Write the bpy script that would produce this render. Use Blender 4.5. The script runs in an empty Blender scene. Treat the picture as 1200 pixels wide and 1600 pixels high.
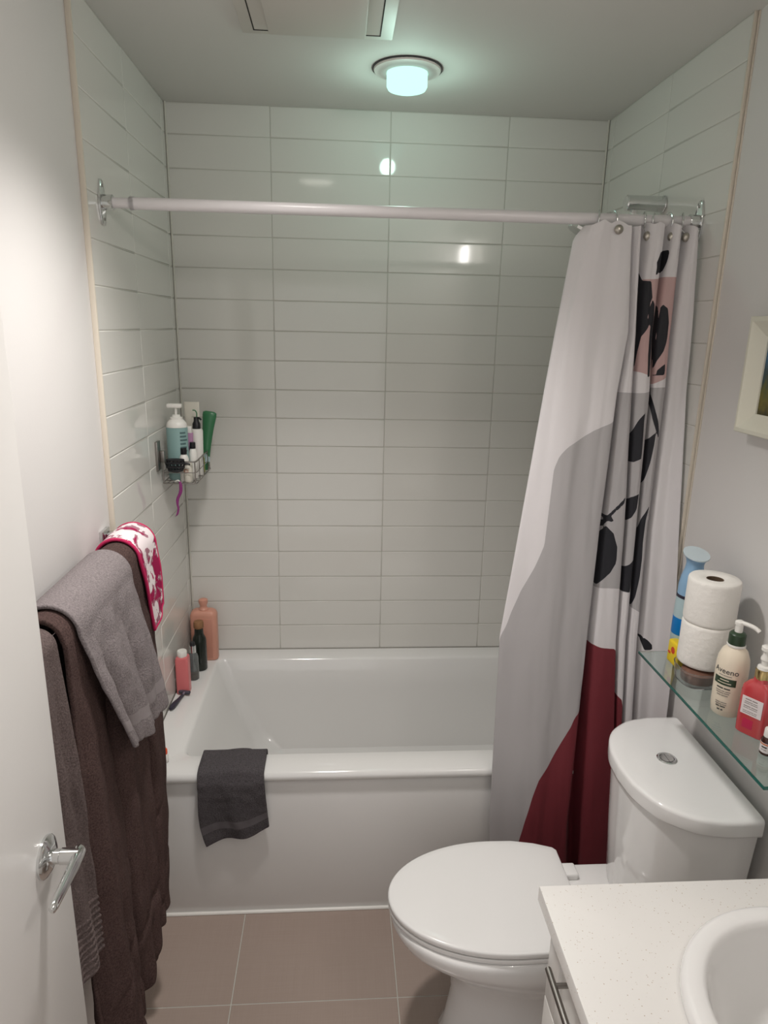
import bpy, bmesh, math, random
import numpy as np
from mathutils import Vector, Matrix, noise
random.seed(7)
PI = math.pi
S = bpy.context.scene
COL = S.collection
# ------------------------------------------------------------------ camera
H = 2.505          # ceiling height
W = 1.5144         # width of the tub alcove
cam_d = bpy.data.cameras.new('camera')
cam = bpy.data.objects.new('camera', cam_d); COL.objects.link(cam); S.camera = cam
cam_d.sensor_fit = 'VERTICAL'; cam_d.sensor_height = 24.0; cam_d.lens = 1061.574 * 24.0 / 1600.0
cam_d.clip_start = 0.01; cam_d.clip_end = 50
def cam_axes(yaw, pitch, roll):
    f = Vector((math.sin(yaw)*math.cos(pitch), math.cos(yaw)*math.cos(pitch), -math.sin(pitch)))
    r = Vector((math.cos(yaw), -math.sin(yaw), 0)); u = r.cross(f)
    return (math.cos(roll)*r + math.sin(roll)*u, -math.sin(roll)*r + math.cos(roll)*u, f)
_r, _u, _f = cam_axes(0.06983, 0.26638, 0.0223)
CAM = Vector((0.58183, -2.56748, H - 0.704))
cam.matrix_world = Matrix((( _r.x, _u.x, -_f.x, CAM.x), (_r.y, _u.y, -_f.y, CAM.y), (_r.z, _u.z, -_f.z, CAM.z), (0,0,0,1)))
# ------------------------------------------------------------------ world + exposure
wd = bpy.data.worlds.new('world'); S.world = wd; wd.use_nodes = True
wd.node_tree.nodes['Background'].inputs[0].default_value = (1.0, 0.97, 0.95, 1)
wd.node_tree.nodes['Background'].inputs[1].default_value = 0.85
S.view_settings.view_transform = 'Standard'; S.view_settings.look = 'None'
S.view_settings.exposure = 0.22; S.view_settings.gamma = 1.0; S.view_settings.use_curve_mapping = False
# lamp powers (each lamp's light sits in its builder below)
SHOWER_W, MAIN_W, VANITY_W = 1.35, 60.0, 4.3

# ------------------------------------------------------------------ materials
MATS = {}
def mat(name, color, rough=0.5, metal=0.0, bump=None, var=None, sheen=0.0, trans=0.0, ior=1.45, coat=0.0, emit=None, alpha=1.0, spec=0.5, sss=0.0, translucent=0.0):
    """Principled material; bump=(scale,strength,detail) noise relief; var=(scale,amount) colour grain."""
    m = bpy.data.materials.new(name); m.use_nodes = True; MATS[name] = m
    nt = m.node_tree; b = nt.nodes['Principled BSDF']; c = tuple(color) + (1,)
    b.inputs['Base Color'].default_value = c; b.inputs['Roughness'].default_value = rough
    b.inputs['Metallic'].default_value = metal; b.inputs['IOR'].default_value = ior
    b.inputs['Specular IOR Level'].default_value = spec
    b.inputs['Transmission Weight'].default_value = trans; b.inputs['Coat Weight'].default_value = coat
    b.inputs['Sheen Weight'].default_value = sheen; b.inputs['Alpha'].default_value = alpha
    if sss: b.inputs['Subsurface Weight'].default_value = sss; b.inputs['Subsurface Scale'].default_value = 0.01
    if emit:
        b.inputs['Emission Color'].default_value = tuple(emit[0]) + (1,); b.inputs['Emission Strength'].default_value = emit[1]
    tc = nt.nodes.new('ShaderNodeTexCoord')
    if var:
        n = nt.nodes.new('ShaderNodeTexNoise'); n.inputs['Scale'].default_value = var[0]; n.inputs['Detail'].default_value = 4
        nt.links.new(tc.outputs['Object'], n.inputs['Vector'])
        mx = nt.nodes.new('ShaderNodeMix'); mx.data_type = 'RGBA'
        k = var[1]
        mx.inputs['A'].default_value = tuple(v*(1-k) for v in color) + (1,); mx.inputs['B'].default_value = tuple(min(1, v*(1+k)) for v in color) + (1,)
        nt.links.new(n.outputs['Fac'], mx.inputs['Factor']); nt.links.new(mx.outputs['Result'], b.inputs['Base Color'])
    if bump:
        n = nt.nodes.new('ShaderNodeTexNoise'); n.inputs['Scale'].default_value = bump[0]; n.inputs['Detail'].default_value = bump[2] if len(bump) > 2 else 2
        nt.links.new(tc.outputs['Object'], n.inputs['Vector'])
        bp = nt.nodes.new('ShaderNodeBump'); bp.inputs['Strength'].default_value = bump[1]; bp.inputs['Distance'].default_value = 0.002
        nt.links.new(n.outputs['Fac'], bp.inputs['Height']); nt.links.new(bp.outputs['Normal'], b.inputs['Normal'])
    return m
mat('tile', (0.69, 0.675, 0.638), 0.07, bump=(9, 0.02, 1))
mat('grout', (0.50, 0.485, 0.44), 0.8, bump=(300, 0.3))
mat('caulk_beige', (0.64, 0.58, 0.49), 0.5)
mat('caulk_pale', (0.62, 0.60, 0.54), 0.5)
mat('paint', (0.67, 0.65, 0.635), 0.55, bump=(220, 0.06, 3))
mat('ceiling_paint', (0.66, 0.655, 0.62), 0.75, bump=(260, 0.08, 3))
mat('door_paint', (0.72, 0.70, 0.68), 0.32, bump=(60, 0.03, 2))
mat('acrylic', (0.74, 0.73, 0.715), 0.12, coat=0.3)
mat('ceramic', (0.83, 0.82, 0.81), 0.08, coat=0.4)
mat('lid_plastic', (0.83, 0.82, 0.81), 0.16)
mat('dark_gap', (0.05, 0.05, 0.05), 0.8)
mat('chrome', (0.72, 0.73, 0.73), 0.10, 1.0)
mat('satin_nickel', (0.45, 0.42, 0.37), 0.33, 1.0)
mat('brushed_steel', (0.34, 0.32, 0.30), 0.34, 1.0)
mat('rod_white', (0.67, 0.645, 0.65), 0.28)
mat('clear_plastic', (0.92, 0.92, 0.92), 0.05, trans=0.95, ior=1.46)
mat('white_plastic', (0.78, 0.76, 0.72), 0.35)
mat('black_plastic', (0.012, 0.012, 0.014), 0.35)
mat('vent_plastic', (0.62, 0.60, 0.55), 0.5)
mat('vent_dark', (0.03, 0.028, 0.025), 0.9)
mat('terry_brown', (0.074, 0.047, 0.043), 0.95, bump=(300, 1.0, 4), var=(300, 0.9), sheen=0.0, spec=0.1)
mat('terry_taupe', (0.120, 0.092, 0.088), 0.95, bump=(300, 1.0, 4), var=(300, 0.8), sheen=0.0, spec=0.1)
mat('terry_grey', (0.215, 0.188, 0.190), 0.95, bump=(300, 1.0, 4), var=(300, 0.7), sheen=0.0, spec=0.1)
mat('terry_slate', (0.078, 0.070, 0.074), 0.95, bump=(300, 1.0, 4), var=(300, 0.8), sheen=0.0, spec=0.1)
mat('slate_band', (0.105, 0.094, 0.10), 0.75, bump=(900, 0.3, 2))
mat('grey_band', (0.25, 0.22, 0.222), 0.8, bump=(900, 0.3, 2))
mat('magenta', (0.46, 0.012, 0.085), 0.8, bump=(500, 0.5))
mat('cabinet_white', (0.72, 0.70, 0.67), 0.3)
mat('frame_cream', (0.70, 0.68, 0.58), 0.45, bump=(80, 0.1))
mat('teal', (0.235, 0.37, 0.36), 0.35, bump=(40, 0.02))
mat('teal_dark', (0.075, 0.135, 0.14), 0.5)
mat('green_bottle', (0.04, 0.17, 0.075), 0.3)
mat('lime', (0.38, 0.44, 0.03), 0.35)
mat('lilac', (0.42, 0.22, 0.37), 0.4)
mat('cream_tube', (0.66, 0.63, 0.55), 0.35)
mat('orange_print', (0.55, 0.16, 0.06), 0.5)
mat('berry', (0.22, 0.03, 0.16), 0.3)
mat('peach', (0.62, 0.30, 0.22), 0.35)
mat('peach_dark', (0.55, 0.25, 0.18), 0.35)
mat('dark_glass', (0.012, 0.016, 0.012), 0.08)
mat('cork', (0.26, 0.13, 0.06), 0.7, bump=(400, 0.4), var=(150, 0.3))
mat('smoke_glass', (0.33, 0.36, 0.36), 0.05, trans=0.7, ior=1.3)
mat('coral', (0.62, 0.16, 0.165), 0.3)
mat('razor_dark', (0.03, 0.026, 0.045), 0.4)
mat('razor_light', (0.30, 0.27, 0.34), 0.35, 0.6)
mat('orange_red', (0.75, 0.08, 0.02), 0.4)
mat('paper', (0.80, 0.775, 0.735), 0.95, bump=(70, 0.9, 4))
mat('card', (0.12, 0.08, 0.05), 0.9)
mat('lotion', (0.75, 0.66, 0.53), 0.35)
mat('dark_green', (0.025, 0.05, 0.025), 0.35)
mat('red_soap', (0.50, 0.055, 0.062), 0.14, coat=0.5, sss=0.2)
mat('soap_bright', (0.50, 0.02, 0.075), 0.15)
mat('gold', (0.62, 0.47, 0.22), 0.22, 1.0)
mat('label_white', (0.74, 0.68, 0.68), 0.5)
mat('ink', (0.05, 0.05, 0.05), 0.7)
mat('ink_grey', (0.25, 0.22, 0.2), 0.7)
mat('amber', (0.04, 0.012, 0.008), 0.1)
mat('spray_blue', (0.24, 0.40, 0.58), 0.35)
mat('spray_top', (0.50, 0.58, 0.62), 0.35)
mat('deep_blue', (0.0, 0.16, 0.46), 0.4)
mat('pale_blue', (0.40, 0.52, 0.55), 0.35)
mat('yellow', (0.78, 0.56, 0.02), 0.35)
mat('red_print', (0.6, 0.06, 0.02), 0.5)
mat('brown_stuff', (0.16, 0.075, 0.05), 0.6, var=(90, 0.5))
mat('mint_lens', (0, 0, 0), 0.4, emit=((0.55, 1.0, 0.85), 1.15), spec=0.0)
mat('warm_lens', (0, 0, 0), 0.4, emit=((1.0, 0.93, 0.84), 5.0), spec=0.0)

def quartz():
    m = mat('quartz', (0.765, 0.745, 0.72), 0.22)
    nt = m.node_tree; b = nt.nodes['Principled BSDF']; tc = nt.nodes.new('ShaderNodeTexCoord')
    v = nt.nodes.new('ShaderNodeTexVoronoi'); v.inputs['Scale'].default_value = 210; v.feature = 'F1'
    nt.links.new(tc.outputs['Object'], v.inputs['Vector'])
    r = nt.nodes.new('ShaderNodeValToRGB'); r.color_ramp.elements[0].position = 0.10; r.color_ramp.elements[0].color = (0.45, 0.36, 0.27, 1)
    r.color_ramp.elements[1].position = 0.24; r.color_ramp.elements[1].color = (0.765, 0.745, 0.72, 1)
    nt.links.new(v.outputs['Distance'], r.inputs['Fac'])
    n = nt.nodes.new('ShaderNodeTexNoise'); n.inputs['Scale'].default_value = 160; nt.links.new(tc.outputs['Object'], n.inputs['Vector'])
    st = nt.nodes.new('ShaderNodeMath'); st.operation = 'GREATER_THAN'; st.inputs[1].default_value = 0.56; nt.links.new(n.outputs['Fac'], st.inputs[0])
    mx = nt.nodes.new('ShaderNodeMix'); mx.data_type = 'RGBA'; mx.inputs['A'].default_value = (0.765, 0.745, 0.72, 1)
    nt.links.new(st.outputs[0], mx.inputs['Factor']); nt.links.new(r.outputs['Color'], mx.inputs['B']); nt.links.new(mx.outputs['Result'], b.inputs['Base Color'])
quartz()
def floor_tile_mat():
    m = mat('floor_tile', (0.215, 0.168, 0.140), 0.27)
    nt = m.node_tree; b = nt.nodes['Principled BSDF']; tc = nt.nodes.new('ShaderNodeTexCoord')
    mp = nt.nodes.new('ShaderNodeMapping'); mp.inputs['Scale'].default_value = (260, 6, 1); nt.links.new(tc.outputs['Object'], mp.inputs['Vector'])
    n = nt.nodes.new('ShaderNodeTexNoise'); n.inputs['Scale'].default_value = 1; n.inputs['Detail'].default_value = 3; nt.links.new(mp.outputs['Vector'], n.inputs['Vector'])
    mp2 = nt.nodes.new('ShaderNodeMapping'); mp2.inputs['Scale'].default_value = (6, 260, 1); nt.links.new(tc.outputs['Object'], mp2.inputs['Vector'])
    n2 = nt.nodes.new('ShaderNodeTexNoise'); n2.inputs['Scale'].default_value = 1; nt.links.new(mp2.outputs['Vector'], n2.inputs['Vector'])
    a = nt.nodes.new('ShaderNodeMath'); a.operation = 'ADD'; nt.links.new(n.outputs['Fac'], a.inputs[0]); nt.links.new(n2.outputs['Fac'], a.inputs[1])
    r = nt.nodes.new('ShaderNodeMapRange'); r.inputs['From Min'].default_value = 0.6; r.inputs['From Max'].default_value = 1.4
    nt.links.new(a.outputs[0], r.inputs['Value'])
    mx = nt.nodes.new('ShaderNodeMix'); mx.data_type = 'RGBA'; mx.inputs['A'].default_value = (0.348, 0.273, 0.234, 1); mx.inputs['B'].default_value = (0.374, 0.298, 0.256, 1)
    nt.links.new(r.outputs['Result'], mx.inputs['Factor']); nt.links.new(mx.outputs['Result'], b.inputs['Base Color'])
floor_tile_mat()
def floral_mat():
    m = mat('floral_terry', (0.7, 0.6, 0.62), 0.9, spec=0.1)
    nt = m.node_tree; b = nt.nodes['Principled BSDF']; tc = nt.nodes.new('ShaderNodeTexCoord')
    n = nt.nodes.new('ShaderNodeTexNoise'); n.inputs['Scale'].default_value = 19; n.inputs['Detail'].default_value = 4; n.inputs['Distortion'].default_value = 0.6
    nt.links.new(tc.outputs['Object'], n.inputs['Vector'])
    r = nt.nodes.new('ShaderNodeValToRGB'); e = r.color_ramp.elements; r.color_ramp.interpolation = 'CONSTANT'
    e[0].position = 0; e[0].color = (0.30, 0.014, 0.07, 1)
    e[1].position = 0.45; e[1].color = (0.33, 0.16, 0.20, 1)
    k = e.new(0.50); k.color = (0.72, 0.64, 0.65, 1)
    k = e.new(0.66); k.color = (0.38, 0.03, 0.10, 1)
    nt.links.new(n.outputs['Fac'], r.inputs['Fac']); nt.links.new(r.outputs['Color'], b.inputs['Base Color'])
floral_mat()
def painting_mat():
    m = mat('painting', (0.1, 0.2, 0.3), 0.4)
    nt = m.node_tree; b = nt.nodes['Principled BSDF']; tc = nt.nodes.new('ShaderNodeTexCoord')
    sp = nt.nodes.new('ShaderNodeSeparateXYZ'); nt.links.new(tc.outputs['Object'], sp.inputs[0])
    n = nt.nodes.new('ShaderNodeTexNoise'); n.inputs['Scale'].default_value = 55; n.inputs['Detail'].default_value = 5; nt.links.new(tc.outputs['Object'], n.inputs['Vector'])
    mr = nt.nodes.new('ShaderNodeMapRange'); mr.inputs['From Min'].default_value = -0.09; mr.inputs['From Max'].default_value = 0.09; nt.links.new(sp.outputs['Z'], mr.inputs['Value'])
    ad = nt.nodes.new('ShaderNodeMath'); ad.operation = 'MULTIPLY_ADD'; ad.inputs[1].default_value = 0.5; nt.links.new(n.outputs['Fac'], ad.inputs[0])
    sb = nt.nodes.new('ShaderNodeMath'); sb.operation = 'SUBTRACT'; sb.inputs[1].default_value = 0.25; nt.links.new(mr.outputs['Result'], sb.inputs[0]); nt.links.new(sb.outputs[0], ad.inputs[2])
    r = nt.nodes.new('ShaderNodeValToRGB'); e = r.color_ramp.elements
    e[0].position = 0.0; e[0].color = (0.03, 0.028, 0.01, 1); e[1].position = 1.0; e[1].color = (0.05, 0.20, 0.33, 1)
    for p, c in ((0.22, (0.15, 0.12, 0.015)), (0.36, (0.10, 0.10, 0.02)), (0.48, (0.03, 0.055, 0.055)), (0.62, (0.04, 0.08, 0.11)), (0.8, (0.03, 0.13, 0.24))):
        k = e.new(p); k.color = c + (1,)
    nt.links.new(ad.outputs[0], r.inputs['Fac']); nt.links.new(r.outputs['Color'], b.inputs['Base Color'])
painting_mat()
def glass_mat():
    m = mat('shelf_glass', (0.78, 0.90, 0.86), 0.02, trans=1.0, ior=1.5)
glass_mat()
mat('shelf_edge', (0.02, 0.16, 0.13), 0.15, trans=0.35)

# ------------------------------------------------------------------ mesh helpers
def finish(name, bm, m, parent=None, smooth=40, loc=None):
    """Link a bmesh (world coordinates unless loc is given) as one mesh object."""
    bmesh.ops.recalc_face_normals(bm, faces=bm.faces)
    me = bpy.data.meshes.new(name); bm.to_mesh(me); bm.free()
    if smooth:
        for p in me.polygons: p.use_smooth = True
        me.set_sharp_from_angle(angle=math.radians(smooth))
    for x in (m if isinstance(m, (list, tuple)) else [m]): me.materials.append(MATS[x] if isinstance(x, str) else x)
    o = bpy.data.objects.new(name, me); COL.objects.link(o)
    if loc is not None: o.location = loc
    if parent: attach(o, parent)
    return o
def attach(o, parent):
    o.parent = parent
    o.matrix_parent_inverse = world_of(parent).inverted()
def world_of(o):
    M = Matrix.LocRotScale(o.location, o.rotation_euler, o.scale)
    if o.parent: M = world_of(o.parent) @ o.matrix_parent_inverse @ M
    return M
def tag(o, label, cat, group=None):
    o['label'] = label; o['category'] = cat
    if group: o['group'] = group
    return o
def thing(name, loc, label, cat, group=None):
    o = bpy.data.objects.new(name, None); COL.objects.link(o); o.location = loc; o.empty_display_size = 0.05
    return tag(o, label, cat, group)
def structure(o, label=None):
    o['kind'] = 'structure'
    if label: o['label'] = label
    return o
def box_bm(x0, x1, y0, y1, z0, z1, bevel=0.0, seg=2, bm=None):
    new = bm is None
    t = bmesh.new()
    bmesh.ops.create_cube(t, size=1)
    for v in t.verts: v.co = Vector(((x0+x1)/2 + v.co.x*(x1-x0), (y0+y1)/2 + v.co.y*(y1-y0), (z0+z1)/2 + v.co.z*(z1-z0)))
    if bevel: bmesh.ops.bevel(t, geom=list(t.edges), offset=bevel, segments=seg, profile=0.5, affect='EDGES')
    if new: return t
    me = bpy.data.meshes.new('tmp'); t.to_mesh(me); t.free(); bm.from_mesh(me); bpy.data.meshes.remove(me); return bm
def join_bm(bm, t, M=None):
    if M is not None: bmesh.ops.transform(t, matrix=M, verts=t.verts)
    me = bpy.data.meshes.new('tmp'); t.to_mesh(me); t.free(); bm.from_mesh(me); bpy.data.meshes.remove(me); return bm
def loft_bm(rings, cap0=True, cap1=True, closed=True):
    bm = bmesh.new(); vr = [[bm.verts.new(p) for p in r] for r in rings]
    n = len(rings[0])
    for a, b in zip(vr, vr[1:]):
        for i in range(n if closed else n-1):
            j = (i+1) % n
            try: bm.faces.new((a[i], a[j], b[j], b[i]))
            except ValueError: pass
    if cap0: bm.faces.new(vr[0][::-1])
    if cap1: bm.faces.new(vr[-1])
    return bm
def lathe_bm(prof, c=(0,0,0), seg=32, sx=1.0, sy=1.0, power=2.0, rot=0.0, cap0=True):
    """prof: list of (r, z). power>2 gives a squarer outline (superellipse)."""
    rings = []
    for r, z in prof:
        ring = []
        for i in range(seg):
            a = 2*PI*i/seg; ca, sa = math.cos(a), math.sin(a)
            k = (abs(ca)**power + abs(sa)**power) ** (-1.0/power)
            x, y = max(r, 1e-5)*sx*ca*k, max(r, 1e-5)*sy*sa*k
            ring.append(Vector((c[0] + x*math.cos(rot) - y*math.sin(rot), c[1] + x*math.sin(rot) + y*math.cos(rot), c[2]+z)))
        rings.append(ring)
    return loft_bm(rings, cap0)
def tube_bm(pts, r, seg=10, bm=None, closed=False, radii=None):
    pts = [Vector(p) for p in pts]; n = len(pts); rings = []
    up = None
    for i, p in enumerate(pts):
        if closed: t = (pts[(i+1) % n] - pts[i-1]).normalized()
        else: t = (pts[min(i+1, n-1)] - pts[max(i-1, 0)]).normalized()
        if up is None:
            up = t.orthogonal().normalized()
        else:
            up = (up - t*up.dot(t)); up = up.normalized() if up.length > 1e-6 else t.orthogonal().normalized()
        s = t.cross(up); rr = radii[i] if radii else r
        rings.append([p + rr*(math.cos(2*PI*k/seg)*up + math.sin(2*PI*k/seg)*s) for k in range(seg)])
    if closed: rings.append(rings[0]); t = loft_bm(rings, False, False); bmesh.ops.remove_doubles(t, verts=t.verts, dist=1e-7)
    else: t = loft_bm(rings)
    if bm is None: return t
    return join_bm(bm, t)
def cyl_bm(p0, p1, r, seg=24, r2=None, bevel=0.0):
    p0, p1 = Vector(p0), Vector(p1)
    if bevel:
        d = (p1-p0).normalized()
        return tube_bm([p0, p0+d*1e-5, p0+d*bevel, p1-d*bevel, p1-d*1e-5, p1], r, seg, radii=[r-bevel, r-bevel, r, r2 or r, (r2 or r)-bevel, (r2 or r)-bevel])
    return tube_bm([p0, p1], r, seg, radii=[r, r2 if r2 else r])
def catmull(pts, n):
    pts = [Vector(p) for p in pts]; out = []
    P = [pts[0]*2-pts[1]] + pts + [pts[-1]*2-pts[-2]]
    for i in range(1, len(P)-2):
        for k in range(n):
            t = k/n; a, b, c, d = P[i-1], P[i], P[i+1], P[i+2]
            out.append(0.5*((2*b) + (c-a)*t + (2*a-5*b+4*c-d)*t*t + (3*b-a-3*c+d)*t**3))
    out.append(pts[-1]); return out
def sphere_bm(c, r, sx=1, sy=1, sz=1, seg=20):
    prof = [(r*math.sin(PI*i/12), -r*math.cos(PI*i/12)*sz) for i in range(13)]
    return lathe_bm(prof, c, seg, sx, sy)
def interp(tab, x):
    """piecewise smooth table lookup, tab = [(x, v...)] ascending"""
    if x <= tab[0][0]: return tab[0][1:]
    for a, b in zip(tab, tab[1:]):
        if x <= b[0]:
            t = (x-a[0])/(b[0]-a[0])
            return tuple(p+(q-p)*t for p, q in zip(a[1:], b[1:]))
    return tab[-1][1:]
def text_mesh(body, size, name, m, parent, M, wrap=None, extrude=0.0002, align='CENTER'):
    """Lettering as a thin mesh; M places the text plane (x right, y up); wrap bends it round a vertical cylinder of that radius."""
    cu = bpy.data.curves.new(name, 'FONT'); cu.body = body; cu.size = size; cu.align_x = align; cu.extrude = extrude; cu.resolution_u = 3
    t = bpy.data.objects.new(name, cu); COL.objects.link(t)
    dg = bpy.context.evaluated_depsgraph_get(); me = bpy.data.meshes.new_from_object(t.evaluated_get(dg))
    bpy.data.objects.remove(t)
    bm = bmesh.new(); bm.from_mesh(me); bpy.data.meshes.remove(me)
    if wrap:
        for v in bm.verts:
            a = v.co.x/wrap; r = wrap + v.co.z
            v.co = Vector((r*math.sin(a), v.co.y, r*math.cos(a)-wrap))
    bmesh.ops.transform(bm, matrix=M, verts=bm.verts)
    return finish(name, bm, m, parent, smooth=0)
def print_line(words, h, parent, m, M, wrap=None, name='print_line'):
    """a row of illegible small print: one bar for each word, widths in metres, centred"""
    gap = h*0.6; tot = sum(words) + gap*(len(words)-1); x = -tot/2; bm = bmesh.new()
    for w in words:
        n = max(1, int(w/0.003)); rows = [[bm.verts.new((x + w*i/n, y, 0.00015)) for i in range(n+1)] for y in (0, h)]
        for i in range(n): bm.faces.new((rows[0][i], rows[0][i+1], rows[1][i+1], rows[1][i]))
        x += w + gap
    if wrap:
        for v in bm.verts:
            a = v.co.x/wrap; r = wrap + v.co.z; v.co = Vector((r*math.sin(a), v.co.y, r*math.cos(a)-wrap))
    bmesh.ops.transform(bm, matrix=M, verts=bm.verts)
    return finish(name, bm, m, parent, smooth=0)
def frame_M(origin, right, up):
    r = Vector(right).normalized(); u = Vector(up).normalized(); n = r.cross(u)
    o = Vector(origin)
    return Matrix(((r.x, u.x, n.x, o.x), (r.y, u.y, n.y, o.y), (r.z, u.z, n.z, o.z), (0,0,0,1)))

# ------------------------------------------------------------------ room shell
ROW, TOP, XA, COLP = 0.10525, 0.0966, 0.34751, 0.4085
RIM = H - 0.0966 - 18*ROW            # top of the tub deck, 0.514
YT_L, YT_R = -0.822, -0.850          # where the tiling ends on the side walls
YF = -2.40                           # the wall with the door
TH = 0.008; J = 0.0026               # tile thickness, joint width
def wall(name, bm, label): return structure(finish(name, bm, 'paint', smooth=0), label)
wb = wall('wall_back', box_bm(-0.12, W+0.12, TH, 0.12, 0, H+0.001), 'back wall of the tub alcove covered in long white glossy tiles')
wl = wall('wall_left', box_bm(-0.12, -0.012, YF-0.1, TH, 0, H+0.001), 'left wall, white tile by the tub then painted off-white')
wr = wall('wall_right', box_bm(W+0.010, W+0.12, YF-0.1, TH, 0, H+0.001), 'right wall, white tile by the tub then painted off-white')
bm = box_bm(0.90, W+0.12, YF-0.10, YF, 0, H); box_bm(-0.12, 0.06, YF-0.10, YF, 0, H, bm=bm); box_bm(0.06, 0.90, YF-0.10, YF, 2.06, H, bm=bm)
wall('wall_front', bm, 'wall with the doorway behind the camera')
structure(finish('ceiling', box_bm(-0.12, W+0.12, YF-0.9, 0.12, H, H+0.1), 'ceiling_paint', smooth=0), 'plain grey-white ceiling')
# grout beds
def child(name, bm, m, parent, **k): return finish(name, bm, m, parent, **k)
child('grout_bed', box_bm(0, W, 0.0014, TH, RIM-0.35, H), 'grout', wb, smooth=0)
child('grout_bed', box_bm(-0.012, -0.0014, YT_L+0.002, TH, RIM-0.35, H), 'grout', wl, smooth=0)
child('grout_bed', box_bm(W+0.0014, W+0.010, YT_R+0.002, TH, RIM-0.35, H), 'grout', wr, smooth=0)
TILE_CACHE = {}
def tile_mesh(w, h):
    k = (round(w, 4), round(h, 4))
    if k not in TILE_CACHE:
        # local frame: x along the wall, z up, front face at y=0 looking to -y
        bm = bmesh.new(); b = 0.0022
        def ring(i, y): return [Vector((sx*(w/2-i), y, sz*(h/2-i))) for sx, sz in ((-1,-1),(1,-1),(1,1),(-1,1))]
        bm = loft_bm([ring(0, TH-0.001), ring(0, 0.0012), ring(0.0008, 0.0004), ring(b, 0.0)], False, True)
        bmesh.ops.recalc_face_normals(bm, faces=bm.faces)
        me = bpy.data.meshes.new('tile'); bm.to_mesh(me); bm.free()
        for p in me.polygons: p.use_smooth = p.area < 0.25*w*h
        me.materials.append(MATS['tile'])
        TILE_CACHE[k] = me
    return TILE_CACHE[k]
zb = [H-0.001] + [H-TOP-ROW*i for i in range(19)]     # row boundaries top -> bottom
def tile_wall(parent, cols, place):
    for i in range(19):
        z1, z0 = zb[i], zb[i+1]
        for c0, c1 in zip(cols, cols[1:]):
            o = bpy.data.objects.new('tile', tile_mesh(c1-c0-J, z1-z0-J)); COL.objects.link(o)
            place(o, (c0+c1)/2, (z0+z1)/2)
            o.rotation_euler.x = random.uniform(-1, 1)*0.0012
            o.parent = parent
bx = [0.003, XA, XA+COLP, XA+2*COLP, W-0.003]
def pb(o, c, z): o.location = (c, 0, z); o.rotation_euler = (0, 0, random.uniform(-1, 1)*0.0012)
def pl(o, c, z): o.location = (0, -c, z); o.rotation_euler = (0, 0, PI/2 + random.uniform(-1, 1)*0.0012)
def pr(o, c, z): o.location = (W, -c, z); o.rotation_euler = (0, 0, -PI/2 + random.uniform(-1, 1)*0.0012)
tile_wall(wb, bx, pb)
tile_wall(wl, [0.003, 0.0515, 0.46, -YT_L], pl)
tile_wall(wr, [0.003, 0.0515, 0.46, -YT_R], pr)
# corner caulk and the beige edge trims
for x in (0.003, W-0.003):
    child('corner_caulk', tube_bm([(x, -0.0005, RIM), (x, -0.0005, H)], 0.0036, 8), 'caulk_pale', wb)
child('edge_trim', box_bm(-0.012, 0.0015, YT_L-0.005, YT_L+0.001, 0, H, 0.001), 'caulk_beige', wl)
child('edge_trim', box_bm(W-0.0015, W+0.010, YT_R-0.004, YT_R+0.001, 0, H, 0.001), 'caulk_beige', wr)
child('edge_bead', box_bm(W+0.006, W+0.0105, YT_R-0.009, YT_R-0.006, 0, H, 0.001), 'caulk_beige', wr)
# floor: bed, then each tile its own piece
fl = structure(finish('floor', box_bm(-0.12, W+0.12, YF-0.9, 0.1, -0.10, -0.0015), 'grout', smooth=0), 'taupe rectangular floor tiles with pale joints')
fx = [-0.163, 0.294, 0.752, 1.209, 1.667]; fy = [-0.80 - 0.3055*i for i in range(0, 9)]
for i in range(len(fy)-1):
    for a, b in zip(fx, fx[1:]):
        a2, b2 = max(a, -0.0125), min(b, W+0.0105)
        bm = box_bm(-(b2-a2)/2+0.0016, (b2-a2)/2-0.0016, -0.3055/2+0.0016, 0.3055/2-0.0016, -0.008, 0, 0.0008, 1)
        o = finish('tile', bm, 'floor_tile', None, smooth=0, loc=((a2+b2)/2, (fy[i]+fy[i+1])/2, 0)); o.parent = fl
structure(finish('baseboard_left', box_bm(-0.0125, 0.0, YF, YT_L-0.006, 0, 0.10, 0.003), 'door_paint'), 'white baseboard along the left wall')
structure(finish('baseboard_right', box_bm(W-0.002, W+0.0105, -1.60, YT_R-0.014, 0, 0.10, 0.003), 'door_paint'), 'white baseboard along the right wall')
structure(finish('trim_1', tube_bm([(0.0, -0.803, 0.003), (W, -0.803, 0.003)], 0.006, 8), 'white_plastic'), 'white caulk bead where the tub meets the floor')

# ------------------------------------------------------------------ lamps
def shower_lamp():
    x, y = 0.772, -0.395
    t = thing('ceiling_light', (x, y, H), 'round ceiling lamp glowing mint green above the bathtub', 'ceiling light')
    finish('trim_ring', lathe_bm([(0.094, 0), (0.096, -0.004), (0.094, -0.008), (0.070, -0.013), (0.060, -0.013), (0.060, -0.002)], (x, y, H), 48), 'white_plastic', t)
    finish('gap_ring', lathe_bm([(0.0995, -0.0002), (0.0995, -0.0035), (0.093, -0.0035)], (x, y, H), 48), 'dark_gap', t)
    finish('glass_lens', lathe_bm([(0.056, -0.006), (0.058, -0.010), (0.058, -0.046), (0.054, -0.053), (0.045, -0.056), (0.0, -0.057)], (x, y, H), 40), 'mint_lens', t)
    l = bpy.data.lights.new('shower_lamp_light', 'POINT'); l.energy = SHOWER_W; l.color = (0.66, 1.0, 0.86); l.shadow_soft_size = 0.03
    o = bpy.data.objects.new('shower_lamp_light', l); COL.objects.link(o); o.location = (x, y, H-0.092); attach(o, t)
shower_lamp()
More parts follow.
